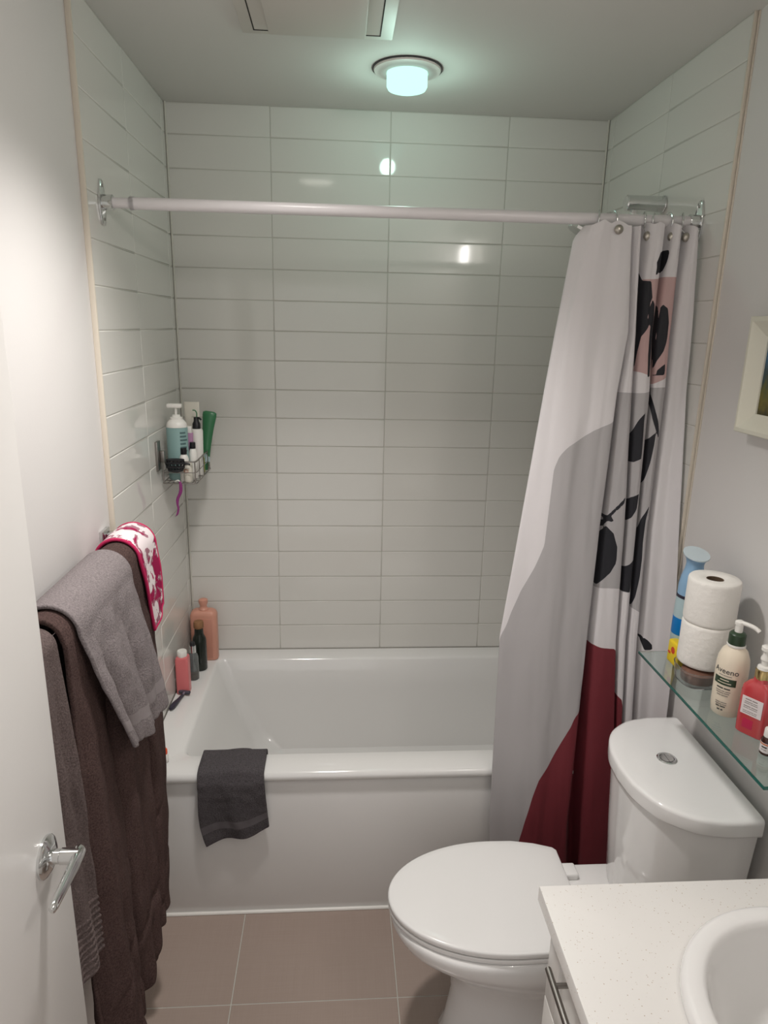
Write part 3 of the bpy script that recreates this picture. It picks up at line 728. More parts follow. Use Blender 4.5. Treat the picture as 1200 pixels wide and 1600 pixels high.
def wash_cloth():
    def fn(u, v):
        x, z, f = over_bar(v, 0.0515, 1.10, 1.095 - 0.035*u, 0.003, lambda f: 0.012*f, BAR_Z)
        y = -0.888 - 0.135*u
        if f > 0: x += 0.003*math.sin(u*7 + 4*f)*min(1, f*3); y += 0.050*f*u - 0.004*f
        return Vector((max(0.003, x), y, z + 0.003*math.sin(u*PI)*(1 if f == 0 else 0)))
    t = thing('washcloth', (BAR_X, -0.94, BAR_Z), 'white washcloth with magenta flowers and red piping, beside the wall bracket', 'washcloth')
    cloth('cloth', 'floral_terry', fn, 24, 70, 0.005, t)
    e = [fn(0, k/60) for k in range(61)] + [fn(k/12, 1) for k in range(1, 13)] + [fn(1, k/60) for k in range(59, -1, -1)]
    finish('piping', tube_bm(e, 0.0042, 10), 'magenta', t)
wash_cloth()
def tub_towel():
    def fn(u, v):
        # hangs over the front rim; path: inside the basin, over the rim, down the apron
        hem = 0.278 + 0.055*u + 0.006*math.sin(u*7)
        path = [(-0.697, 0.478), (-0.699, RIM+0.002), (-0.706, RIM+0.0085), (-0.730, RIM+0.010), (-0.790, RIM+0.010), (-0.812, RIM+0.003), (-0.824, RIM-0.022), (-0.826, RIM-0.06), (-0.824, 0.40), (-0.820, hem)]
        L = [0]
        for a, b in zip(path, path[1:]): L.append(L[-1] + math.hypot(a[0]-b[0], a[1]-b[1]))
        s = v*L[-1]; y, z = interp([(l,)+p for l, p in zip(L, path)], s)
        f = max(0, (RIM-z)/(RIM-hem)) if s > L[5] else 0
        x = 0.170 + 0.196*u + f*(0.020*(1-u) + 0.012*u - 0.030*math.sin(PI*f)*(1-u)*0.6)
        if s > L[6]:
            y -= 0.006*f*(1+math.sin(u*9+2)) + 0.010*math.exp(-((u-0.45-0.12*f)/0.10)**2)*f*(1.2-f) + 0.002*nz(u*8, f*9, 4)
        elif s > L[2] and s < L[5]: z += 0.003*abs(nz(u*5, s*30)) + 0.006*math.exp(-((u-0.6)/0.18)**2)
        return Vector((x, y, z))
    def fm(u, v): return 1 if 0.83 < v < 0.895 else 0
    o = cloth('face_towel', 'terry_slate', fn, 44, 76, 0.009, mats=['terry_slate', 'slate_band'], face_mat=fm)
    tag(o, 'small dark grey towel folded over the front rim of the bathtub', 'towel')
tub_towel()

# ------------------------------------------------------------------ wire caddy in the corner and what it holds
CX0, CX1, CY0, CY1, CZ0, CZ1 = 0.008, 0.118, -0.355, -0.100, 1.290, 1.362
def caddy():
    t = thing('shower_caddy', (0, -0.25, 1.29), 'chrome wire basket fixed to the left tiled wall near the corner', 'shower caddy')
    def loop(z, r, name): finish(name, tube_bm(rrect(CX0, CX1, CY0, CY1, 0.012, z, 4), r, 8, closed=True), 'brushed_steel', t)
    loop(CZ1, 0.0028, 'top_rim'); loop(CZ0, 0.0022, 'bottom_rim'); loop((CZ0+CZ1)/2, 0.0016, 'middle_wire')
    for i in range(1, 7):
        x = CX0 + (CX1-CX0)*i/7
        finish('floor_wire', tube_bm([(x, CY0, CZ0), (x, CY1, CZ0)], 0.0016, 6), 'brushed_steel', t)
    for y in (-0.30, -0.225, -0.15):
        finish('floor_wire', tube_bm([(CX0, y, CZ0-0.002), (CX1, y, CZ0-0.002)], 0.0016, 6), 'brushed_steel', t)
        finish('side_wire', tube_bm([(CX1, y, CZ0), (CX1, y, CZ1)], 0.0016, 6), 'brushed_steel', t)
    for x, y in ((CX0+0.004, CY0+0.003), (CX1-0.004, CY0+0.003), (CX1-0.004, CY1-0.003), (CX0+0.004, CY1-0.003)):
        finish('corner_wire', tube_bm([(x, y, CZ0), (x, y, CZ1)], 0.0022, 8), 'brushed_steel', t)
    p = finish('wall_plate', box_bm(0.0003, 0.008, -0.392, -0.352, 1.338, 1.432, 0.002), 'brushed_steel', t)
    finish('clip', box_bm(0.008, 0.022, -0.368, -0.352, 1.362, 1.400, 0.003), 'brushed_steel', p)
caddy()
FL = CZ0 + 0.0018
def pump_bottle():
    c = (0.050, -0.295, FL)
    t = thing('pump_bottle', c, 'tall pale teal pump bottle with a white pump in the wire basket', 'bottle')
    finish('body', lathe_bm([(0.030, 0), (0.0335, 0.003), (0.0345, 0.02), (0.0345, 0.170), (0.033, 0.176)], c, 36, 1, 0.8), 'teal', t)
    finish('shoulder', lathe_bm([(0.0335, 0.1755), (0.0335, 0.180), (0.031, 0.190), (0.022, 0.200), (0.020, 0.2005), (0.020, 0.208), (0.013, 0.210), (0.0125, 0.216)], c, 36, 1, 0.85), 'white_plastic', t)
    finish('pump', lathe_bm([(0.004, 0.21), (0.004, 0.240), (0.006, 0.241)], c, 16), 'white_plastic', t)
    finish('spout', box_bm(c[0]-0.028, c[0]+0.020, c[1]-0.010, c[1]+0.010, FL+0.238, FL+0.252, 0.004), 'white_plastic', t)
    for k in range(9):
        bm = bmesh.new(); r = 0.0352
        a0, a1 = -1.15, -0.35 - 0.10*(k % 3)
        row = []
        for z in (FL+0.060+0.012*k, FL+0.066+0.012*k):
            row.append([bm.verts.new((c[0] + r*math.cos(a0+(a1-a0)*i/8), c[1] + 0.8*r*math.sin(a0+(a1-a0)*i/8), z)) for i in range(9)])
        for i in range(8): bm.faces.new((row[0][i], row[0][i+1], row[1][i+1], row[1][i]))
        finish('print_line', bm, 'teal_dark', t)
pump_bottle()
def standing_tube(name, c, m, h, w, label, capm='white_plastic', lean=(0, 0), rot=0.0, d=None):
    """squeeze tube standing on its cap, crimped flat at the top"""
    t = thing(name, c, label, 'tube'); rings = []
    d = d or w*0.7
    for k in range(10):
        f = k/9; z = 0.018 + (h-0.018)*f; a = w*(0.82+0.18*f); b = d*(1-f) + 0.003*f
        ring = []
        for i in range(28):
            an = 2*PI*i/28; x, y = a*math.cos(an), b*math.sin(an)
            ring.append(Vector((c[0] + x*math.cos(rot) - y*math.sin(rot) + lean[0]*f, c[1] + x*math.sin(rot) + y*math.cos(rot) + lean[1]*f, c[2]+z)))
        rings.append(ring)
    finish('body', loft_bm(rings), m, t)
    finish('cap', lathe_bm([(w*0.80, 0), (w*0.82, 0.002), (w*0.78, 0.019)], c, 24, 1, d/w), capm, t)
    return t
standing_tube('squeeze_tube', (0.078, -0.185, FL), 'cream_tube', 0.246, 0.026, 'tall white squeeze tube behind the pump bottles in the wire basket')
def green_bottle():
    c = (0.100, -0.140, FL)
    t = thing('shampoo_bottle', c, 'dark green squeeze bottle leaning out of the wire basket', 'bottle')
    rings = []
    for k, (z, a, b) in enumerate([(0, 0.016, 0.010), (0.02, 0.017, 0.012), (0.09, 0.017, 0.013), (0.15, 0.020, 0.012), (0.195, 0.024, 0.010), (0.205, 0.023, 0.008), (0.209, 0.015, 0.004)]):
        x = c[0] + 0.030*z/0.2
        rings.append([Vector((x + a*math.cos(2*PI*i/24), c[1] + b*math.sin(2*PI*i/24), c[2] + z - 0.03*(a*math.cos(2*PI*i/24)/0.02)*(z > 0.18)*0.1)) for i in range(24)])
    finish('body', loft_bm(rings), 'green_bottle', t)
    finish('label_band', lathe_bm([(0.0174, 0.030), (0.0176, 0.060)], (c[0]+0.0065, c[1], FL), 24, 1, 0.76), 'pale_blue', t)
green_bottle()
def black_pump():
    c = (0.098, -0.215, FL)
    t = thing('pump_bottle', c, 'white bottle with a small black pump and green spout in the wire basket', 'bottle')
    finish('body', lathe_bm([(0.016, 0), (0.0175, 0.004), (0.0185, 0.08), (0.0205, 0.150), (0.019, 0.156), (0.012, 0.160)], c, 28), 'white_plastic', t)
    finish('collar', lathe_bm([(0.0135, 0.158), (0.0135, 0.176), (0.009, 0.184), (0.008, 0.198), (0.004, 0.199)], c, 24), 'black_plastic', t)
    finish('spout', tube_bm([(c[0]-0.001, c[1], FL+0.196), (c[0]+0.010, c[1]-0.004, FL+0.196), (c[0]+0.018, c[1]-0.006, FL+0.190)], 0.0035, 10), 'black_plastic', t)
    finish('nozzle', tube_bm(catmull([(c[0]+0.002, c[1]-0.002, FL+0.198), (c[0]+0.003, c[1]-0.003, FL+0.212), (c[0]-0.002, c[1]-0.004, FL+0.221), (c[0]-0.010, c[1]-0.005, FL+0.222)], 4), 0.002, 8), 'green_bottle', t)
black_pump()
def lilac_box():
    c = (0.074, -0.250, FL)
    t = thing('soap_box', c, 'small lilac pouch with a white top between the bottles', 'pouch')
    rings = [[Vector((c[0] + a*math.cos(2*PI*i/20)*1.0, c[1] + b*math.sin(2*PI*i/20), FL+z)) for i in range(20)] for z, a, b in ((0, 0.014, 0.010), (0.01, 0.016, 0.013), (0.09, 0.017, 0.010), (0.145, 0.018, 0.004), (0.150, 0.018, 0.003))]
    finish('pouch', loft_bm(rings), 'lilac', t)
    finish('top_seal', box_bm(c[0]-0.016, c[0]+0.014, c[1]-0.003, c[1]+0.003, FL+0.149, FL+0.172, 0.001), 'white_plastic', t)
lilac_box()
def small_bottle(c, r, h, m, capm, label, cat='bottle', caph=0.020, sq=2.0):
    t = thing('small_bottle', c, label, cat)
    finish('body', lathe_bm([(r*0.9, 0), (r, 0.002), (r, h*0.82), (r*0.8, h*0.93), (r*0.55, h)], c, 26, power=sq), m, t)
    finish('cap', lathe_bm([(r*0.66, h-0.001), (r*0.68, h), (r*0.68, h+caph-0.001), (r*0.6, h+caph)], c, 22), capm, t)
    return t
small_bottle((0.073, -0.318, FL), 0.015, 0.090, 'white_plastic', 'black_plastic', 'little white bottle with a black cap just in front of the teal bottle')
small_bottle((0.094, -0.275, FL), 0.014, 0.102, 'white_plastic', 'black_plastic', 'little white bottle with a black cap beside the lilac pouch')
small_bottle((0.104, -0.180, FL), 0.0085, 0.060, 'lime', 'lime', 'slim yellow-green bottle behind the side wires of the basket', caph=0.03)
def logo_tube():
    c = (0.088, -0.334, FL)
    t = thing('lotion_tube', c, 'white tube with an orange ring print behind the basket front wires', 'tube')
    finish('body', lathe_bm([(0.012, 0), (0.0145, 0.003), (0.015, 0.055), (0.012, 0.064), (0.004, 0.066)], c, 26), 'cream_tube', t)
    for r in (0.008, 0.005):
        pts = [(c[0] + 0.0153*math.sin(-0.3 + r*math.cos(a)/0.015), c[1] - 0.0153*math.cos(-0.3 + r*math.cos(a)/0.015), FL+0.038+r*0.8*math.sin(a)) for a in [2*PI*i/18 for i in range(18)]]
        finish('ring_print', tube_bm(pts, 0.0006, 5, closed=True), 'orange_print', t)
logo_tube()
def scrub_brush():
    c = Vector((0.055, -0.362, 1.352))
    t = thing('scrub_brush', c, 'black plastic scalp brush with rows of slots hooked on the basket front', 'brush')
    for k, (dz, w) in enumerate(((-0.016, 0.022), (-0.005, 0.028), (0.008, 0.030), (0.019, 0.027))):
        pts = [c + Vector((w*math.cos(a), 0.010*math.sin(a) - 0.004, dz)) for a in [2*PI*i/28 for i in range(28)]]
        finish('hoop', tube_bm(pts, 0.0030, 8, closed=True), 'black_plastic', t)
    for i in range(14):
        a = 2*PI*i/14
        finish('rib', tube_bm([c + Vector((0.021*math.cos(a), 0.010*math.sin(a)-0.004, -0.017)), c + Vector((0.030*math.cos(a), 0.010*math.sin(a)-0.004, 0.004)), c + Vector((0.027*math.cos(a), 0.010*math.sin(a)-0.004, 0.020))], 0.0022, 6), 'black_plastic', t)
    finish('handle', tube_bm(catmull([c + Vector((0.026, -0.004, 0.006)), c + Vector((0.040, -0.004, 0.006)), c + Vector((0.046, -0.002, 0.003))], 4), 0.0032, 8), 'black_plastic', t)
    finish('base', lathe_bm([(0.010, -0.023), (0.021, -0.018), (0.022, -0.014)], (c.x, c.y-0.004, c.z), 24, 1, 0.4), 'black_plastic', t)
scrub_brush()
def hanging_razor():
    pts = catmull([(0.064, -0.358, 1.298), (0.067, -0.360, 1.285), (0.065, -0.360, 1.262), (0.055, -0.360, 1.240), (0.053, -0.360, 1.222), (0.055, -0.360, 1.205), (0.050, -0.360, 1.186), (0.043, -0.360, 1.178)], 5)
    n = len(pts); rings = []
    for i, p in enumerate(pts):
        f = i/(n-1); w = 0.0035 + 0.0022*math.sin(PI*min(1, f*1.6)) if f < 0.85 else 0.0035*(1-(f-0.85)/0.17)
        rings.append([p + Vector((w*math.cos(2*PI*k/12), 0.0028*math.sin(2*PI*k/12), 0)) for k in range(12)])
    t = thing('hanging_razor', (0.064, -0.36, 1.298), 'purple curved razor handle hanging below the wire basket', 'razor')
    finish('handle', loft_bm(rings), 'berry', t)
    finish('hook', tube_bm(catmull([(0.064, -0.358, 1.297), (0.060, -0.362, 1.302), (0.052, -0.359, 1.299), (0.047, -0.353, 1.296)], 4), 0.0022, 8), 'white_plastic', t)
hanging_razor()

# ------------------------------------------------------------------ bottles on the tub deck
DK = RIM + 0.0006
def peach_bottle():
    c = (0.059, -0.070, DK)
    t = thing('shampoo_bottle', c, 'wide peach bottle with a rounded knob cap in the tub corner', 'bottle')
    def sec(a, b, z): return rrect(c[0]-a, c[0]+a, c[1]-b, c[1]+b, min(a, b)*0.6, DK+z, 5)
    finish('body', loft_bm([sec(0.047, 0.024, 0), sec(0.050, 0.027, 0.003), sec(0.051, 0.028, 0.10), sec(0.051, 0.028, 0.186), sec(0.046, 0.025, 0.200), sec(0.036, 0.020, 0.206), sec(0.020, 0.014, 0.208)]), 'peach', t)
    finish('front_panel', box_bm(c[0]-0.034, c[0]+0.034, c[1]-0.0295, c[1]-0.026, DK+0.012, DK+0.178, 0.0012), 'peach_dark', t)
    finish('cap', lathe_bm([(0.018, 0.206), (0.019, 0.210), (0.014, 0.216), (0.013, 0.224), (0.018, 0.238), (0.017, 0.248), (0.010, 0.252)], c, 28), 'peach', t)
peach_bottle()
def dark_bottle():
    c = (0.056, -0.160, DK)
    t = thing('oil_bottle', c, 'dark green-black glass bottle with a cork-brown stopper', 'bottle')
    finish('body', lathe_bm([(0.024, 0), (0.026, 0.003), (0.026, 0.118), (0.024, 0.130), (0.018, 0.142), (0.0165, 0.150), (0.0165, 0.172)], c, 32), 'dark_glass', t)
    finish('stopper', lathe_bm([(0.0175, 0.171), (0.0190, 0.173), (0.0190, 0.190), (0.0165, 0.197), (0.008, 0.199)], c, 28), 'cork', t)
dark_bottle()
def smoke_bottle():
    c = (0.046, -0.236, DK)
    t = thing('spray_bottle', c, 'slim grey translucent bottle with a silver neck', 'bottle')
    finish('body', lathe_bm([(0.018, 0), (0.0195, 0.002), (0.0195, 0.086), (0.017, 0.098), (0.010, 0.108), (0.009, 0.112)], c, 30), 'smoke_glass', t)
    finish('liquid', lathe_bm([(0.0165, 0.003), (0.0175, 0.005), (0.0175, 0.024), (0.0, 0.0245)], c, 24), 'cork', t)
    finish('neck', lathe_bm([(0.0125, 0.108), (0.0125, 0.136)], c, 24), 'chrome', t)
    finish('spray_top', lathe_bm([(0.0095, 0.135), (0.0095, 0.146), (0.007, 0.149)], c, 20), 'black_plastic', t)
smoke_bottle()
def coral_bottle():
    c = (0.030, -0.330, DK)
    t = thing('body_wash_bottle', c, 'square coral pink bottle with a white screw cap on the tub deck', 'bottle')
    def sec(a, z): return rrect(c[0]-a, c[0]+a, c[1]-a, c[1]+a, a*0.28, DK+z, 4)
    finish('body', loft_bm([sec(0.0205, 0), sec(0.0222, 0.002), sec(0.0225, 0.132), sec(0.020, 0.139), sec(0.013, 0.142)]), 'coral', t)
    finish('cap', lathe_bm([(0.0165, 0.140), (0.0172, 0.142), (0.0172, 0.158), (0.0155, 0.162)], c, 28), 'white_plastic', t)
coral_bottle()
def razor():
    t = thing('razor', (0.028, -0.41, DK), 'dark safety razor lying on the white tub deck', 'razor')
    a, b = Vector((0.012, -0.462, DK+0.0095)), Vector((0.034, -0.375, DK+0.011))
    pts = [a.lerp(b, k/8) for k in range(9)]
    finish('handle', tube_bm(pts, 0.006, 12, radii=[0.006, 0.009, 0.0095, 0.009, 0.008, 0.0065, 0.0055, 0.005, 0.005]), 'razor_dark', t)
    finish('neck', tube_bm([b, b + Vector((0.003, 0.014, 0.002))], 0.004, 10), 'razor_light', t)
    h = b + Vector((0.003, 0.018, 0.001))
    bm = box_bm(-0.021, 0.021, -0.006, 0.006, -0.005, 0.005, 0.0018)
    bmesh.ops.transform(bm, matrix=Matrix.Translation(h) @ Matrix.Rotation(math.radians(-14), 4, 'Z') @ Matrix.Rotation(math.radians(25), 4, 'X'), verts=bm.verts)
    hd = finish('head', bm, 'razor_dark', t)
    for k in range(3):
        bm = box_bm(-0.019, 0.019, -0.0004, 0.0004, -0.0056, 0.0056)
        bmesh.ops.transform(bm, matrix=Matrix.Translation(h) @ Matrix.Rotation(math.radians(-14), 4, 'Z') @ Matrix.Rotation(math.radians(25), 4, 'X') @ Matrix.Translation((0, -0.003+0.003*k, 0)), verts=bm.verts)
        finish('blade', bm, 'razor_light', hd)
razor()
def tub_toy():
    c = (0.062, -0.742, DK)
    t = thing('dropper_bottle', c, 'tiny bottle with an orange-red cap on the rim beside the brown towel', 'bottle')
    finish('body', lathe_bm([(0.009, 0), (0.0105, 0.002), (0.0105, 0.022), (0.006, 0.028)], c, 20), 'white_plastic', t)
    finish('cap', lathe_bm([(0.007, 0.027), (0.008, 0.029), (0.008, 0.042), (0.005, 0.046)], c, 18), 'orange_red', t)
tub_toy()

# ------------------------------------------------------------------ toilet
TY = -1.200
def sym(points, z, n=8):
    """closed outline from half profile [(x, dy)] ordered from the far-side back round to the centre front"""
    a = catmull([Vector((x, TY+d, z)) for x, d in points] , n)
    m = [Vector((p.x, 2*TY-p.y, z)) for p in reversed(a[:-1])]
    return a + m
def seat_ring(z, grow=0.0):
    pts = []
    for k in range(41):
        a = PI/2 - PI*k/40
        pts.append(Vector((1.000 - (0.290+grow)*math.cos(a), TY + (0.1755+grow)*math.sin(a), z)))
    back = [Vector((1.06, TY-0.1745-grow, z)), Vector((1.12, TY-0.163-grow, z)), Vector((1.168+grow, TY-0.146, z)), Vector((1.176+grow, TY-0.136, z)), Vector((1.176+grow, TY, z)), Vector((1.176+grow, TY+0.136, z)), Vector((1.168+grow, TY+0.146, z)), Vector((1.12, TY+0.163+grow, z)), Vector((1.06, TY+0.1745+grow, z))]
    return pts + back
def seat_in(z, k):
    return [Vector((0.96 + (p.x-0.96)*k, TY + (p.y-TY)*k, z)) for p in seat_ring(z)]
def egg(z, xf, xb, hw, sq=2.2, n=48):
    out = []; xc = xf + (xb-xf)*0.50
    for i in range(n):
        a = 2*PI*i/n; ca, sa = math.cos(a), math.sin(a); p = 2.0 if ca < 0 else 3.2
        k = (abs(ca)**p + abs(sa)**p) ** (-1/p)
        out.append(Vector((xc + (xb-xc)*ca*k, TY + hw*sa*k, z)))
    return out
def toilet():
    t = thing('toilet', (1.12, TY, 0), 'white two-piece toilet with the lid closed and a curved tank', 'toilet')
    finish('bowl', loft_bm([egg(0.0, 0.860, 1.42, 0.118), egg(0.012, 0.852, 1.425, 0.122), egg(0.05, 0.868, 1.42, 0.114), egg(0.15, 0.880, 1.41, 0.108),
        egg(0.22, 0.868, 1.40, 0.115), egg(0.275, 0.820, 1.38, 0.140), egg(0.32, 0.764, 1.30, 0.163), egg(0.355, 0.730, 1.24, 0.175), egg(0.385, 0.716, 1.215, 0.179), egg(0.400, 0.716, 1.205, 0.178), egg(0.406, 0.722, 1.20, 0.173)]), 'ceramic', t, smooth=60)
    finish('rear_deck', box_bm(1.15, 1.485, TY-0.112, TY+0.112, 0.30, 0.418, 0.010, 3), 'ceramic', t)
    finish('seat', loft_bm([seat_in(0.4080, 0.955), seat_in(0.4105, 0.955), seat_in(0.4108, 0.995), seat_in(0.4125, 1.0), seat_in(0.4205, 1.0), seat_in(0.4222, 0.995), seat_in(0.4228, 0.96)]), 'lid_plastic', t, smooth=35)
    finish('lid_gap_shade', loft_bm([seat_in(0.4226, 0.94), seat_in(0.4270, 0.94)]), 'dark_gap', t)  # near-black insert, paints the shade in the slit between seat and lid
    finish('seat_lid', loft_bm([seat_in(0.4262, 0.96), seat_in(0.4266, 0.997), seat_in(0.4282, 1.003), seat_in(0.4380, 1.004), seat_in(0.4408, 0.996), seat_in(0.4420, 0.982), seat_in(0.4445, 0.90), seat_in(0.4468, 0.70), seat_in(0.4480, 0.4), seat_in(0.4483, 0.15)]), 'lid_plastic', t, smooth=50)
    for dy in (-0.075, 0.075):
        finish('hinge', box_bm(1.172, 1.212, TY+dy-0.022, TY+dy+0.022, 0.416, 0.436, 0.006, 3), 'lid_plastic', t)
    half = [(1.440, 0.2052), (1.400, 0.202), (1.345, 0.186), (1.290, 0.140), (1.260, 0.072), (1.252, 0.0)]
    base = [Vector((1.493, TY+0.201, 0)), Vector((1.489, TY+0.205, 0))] + [Vector((p.x, p.y, 0)) for p in catmull([Vector((x, TY+d, 0)) for x, d in half], 8)]
    base = base + [Vector((p.x, 2*TY-p.y, 0)) for p in reversed(base[:-1])]
    def tank(z, inset):
        k = 1-inset/0.22
        return [Vector((p.x if p.x > 1.48 else 1.40 + (p.x-1.40)*k, TY + (p.y-TY)*k, z)) for p in base]
    finish('tank', loft_bm([tank(0.415, 0.050), tank(0.425, 0.044), tank(0.60, 0.027), tank(0.763, 0.014)]), 'ceramic', t, smooth=50)
    finish('tank_lid', loft_bm([tank(0.7625, 0.004), tank(0.764, 0.001), tank(0.768, 0.0), tank(0.7935, 0.0), tank(0.7985, 0.0015), tank(0.8015, 0.0055), tank(0.8028, 0.014), tank(0.8035, 0.05)]), 'ceramic', t, smooth=50)
    b = finish('flush_button', lathe_bm([(0.0235, 0), (0.0235, 0.003), (0.021, 0.0048), (0.0175, 0.004), (0.0165, 0.0022), (0.0165, 0.0015)], (1.380, TY+0.018, 0.8025), 36), 'chrome', t)
    for s in (-1, 1):
        pts = [Vector((1.380 + s*0.0012, TY+0.018-0.0155, 0.8045))]
        ring = [(1.380 + s*(0.0008 + 0.0150*math.sin(PI*k/14)), TY+0.018 + 0.0155*math.cos(PI*k/14)) for k in range(15)]
        finish('half_button', loft_bm([[Vector((x, y, 0.8040)) for x, y in ring], [Vector((x, y, 0.8065)) for x, y in ring]]), 'chrome', b)
toilet()

# ------------------------------------------------------------------ glass shelf and what stands on it
SZ = 1.030
def shelf():
    t = thing('glass_shelf', (W, -1.32, SZ-0.006), 'clear green-edged glass shelf on the right wall above the toilet', 'shelf')
    finish('pane', box_bm(1.3362, W+0.0095, -1.5815, -1.0615, SZ-0.0062, SZ), 'shelf_glass', t, smooth=0)
    finish('front_edge', box_bm(1.3345, 1.3360, -1.5830, -1.060, SZ-0.0062, SZ, 0.0003), 'shelf_edge', t)
    finish('side_edge', box_bm(1.3360, W+0.0095, -1.5832, -1.5818, SZ-0.0062, SZ, 0.0003), 'shelf_edge', t)
    for y in (-1.115, -1.525):
        finish('bracket', box_bm(1.452, W+0.0098, y-0.010, y+0.010, SZ-0.018, SZ-0.0064, 0.002), 'chrome', t)
shelf()
SB = SZ + 0.0004
def spray():
    c = (1.428, -1.095, SB)
    t = thing('air_freshener', c, 'blue spray can with a flared top and yellow label at the far shelf end', 'spray can')
    finish('can', lathe_bm([(0.030, 0), (0.032, 0.003), (0.032, 0.120), (0.031, 0.150), (0.030, 0.160)], c, 32), 'pale_blue', t)
    finish('blue_panel', lathe_bm([(0.0322, 0.066), (0.0324, 0.067), (0.0324, 0.108), (0.0322, 0.109)], c, 32), 'deep_blue', t)
    finish('dark_ring', lathe_bm([(0.0300, 0.159), (0.0312, 0.160), (0.0312, 0.166), (0.0300, 0.167)], c, 32), 'razor_dark', t)
    rings = []
    for z, r, sh in ((0.166, 0.0300, 0), (0.190, 0.0300, 0), (0.210, 0.0270, 0), (0.228, 0.0215, 0.001), (0.243, 0.0195, 0.002), (0.254, 0.0215, 0.003), (0.262, 0.0270, 0.004), (0.266, 0.0300, 0.005)):
        tilt = max(0, (z-0.22)/0.046)
        rings.append([Vector((c[0] + r*math.cos(a), c[1] + r*math.sin(a), c[2] + z + tilt*0.30*r*math.sin(a)*1.0)) for a in [2*PI*i/28 for i in range(28)]])
    finish('nozzle_body', loft_bm(rings, True, False), 'spray_blue', t)
    top = [p + Vector((0, 0, 0.0002)) for p in rings[-1]]; lip = [p + Vector((0, 0, 0.003)) for p in rings[-1]]
    finish('nozzle_top', loft_bm([top, lip]), 'spray_top', t)
spray()
def yellow_pack():
    c = (1.395, -1.128, SB)
    t = thing('soap_pack', c, 'small yellow packet with red print in front of the blue spray can', 'packet')
    finish('pack', box_bm(c[0]-0.012, c[0]+0.024, c[1]-0.022, c[1]+0.022, SB, SB+0.058, 0.006, 3), 'yellow', t)
    finish('red_mark', lathe_bm([(0.0085, 0), (0.0085, 0.0006)], (0, 0, 0), 18), 'red_print', t)
    o = t.children[-1]; o.data.transform(Matrix.Translation((c[0]-0.0122, c[1]-0.006, SB+0.038)) @ Matrix.Rotation(-PI/2, 4, 'Y'))
    finish('red_mark', box_bm(c[0]-0.0126, c[0]-0.0119, c[1]+0.004, c[1]+0.016, SB+0.024, SB+0.030, 0.0002), 'red_print', t)
yellow_pack()
RX, RY = 1.425, -1.190
def plastic_tub():
    c = (RX-0.016, RY-0.020, SB)
    t = thing('plastic_tub', c, 'clear plastic tub holding brown hair ties under the toilet rolls', 'container')
    finish('wall', lathe_bm([(0.040, 0), (0.045, 0.001), (0.050, 0.036), (0.0505, 0.0375), (0.0485, 0.0375), (0.0435, 0.003), (0.0, 0.003)], c, 40, power=3.0), 'clear_plastic', t)
    finish('contents', lathe_bm([(0.028, 0.004), (0.034, 0.006), (0.036, 0.028), (0.028, 0.033), (0.0, 0.034)], (c[0]-0.004, c[1]-0.004, SB), 30), 'brown_stuff', t)
plastic_tub()
def roll(z, label, ph):
    t = thing('toilet_roll', (RX, RY, z), label, 'toilet paper', 'toilet rolls stacked on the glass shelf')
    R, r, h = 0.0555, 0.0185, 0.103
    rings = []
    prof = [(r, 0.004), (r+0.003, 0.0006), (R-0.003, 0.0003), (R-0.0008, 0.0025), (R, 0.008), (R, h/2), (R, h-0.008), (R-0.001, h-0.0025), (R-0.003, h-0.0004), (r+0.006, h), (r, h-0.003)]
    for k, (q, zz) in enumerate(prof):
        rings.append([Vector((RX + (q + (0.0012*nz(a*1.7+ph, zz*40, 1) if 2 < k < 9 else 0))*math.cos(a), RY + (q + (0.0012*nz(a*1.7+ph, zz*40, 1) if 2 < k < 9 else 0))*math.sin(a), z+zz)) for a in [2*PI*i/56 for i in range(56)]])
    rings.append(rings[0])
    finish('paper', loft_bm(rings, False, False), 'paper', t, smooth=60)
    core = []
    for q, zz in ((r-0.0002, 0.004), (r-0.0002, h-0.003), (r-0.0016, h-0.003), (r-0.0016, 0.004), (r-0.0002, 0.004)):
        core.append([Vector((RX + q*math.cos(a), RY + q*math.sin(a), z+zz)) for a in [2*PI*i/32 for i in range(32)]])
    finish('core', loft_bm(core, False, False), 'card', t)
    return t
roll(SB+0.0380, 'lower roll of white toilet paper resting on the clear tub', 0.0)
t = roll(SB+0.1413, 'upper roll of white toilet paper with its dark core showing', 3.3)
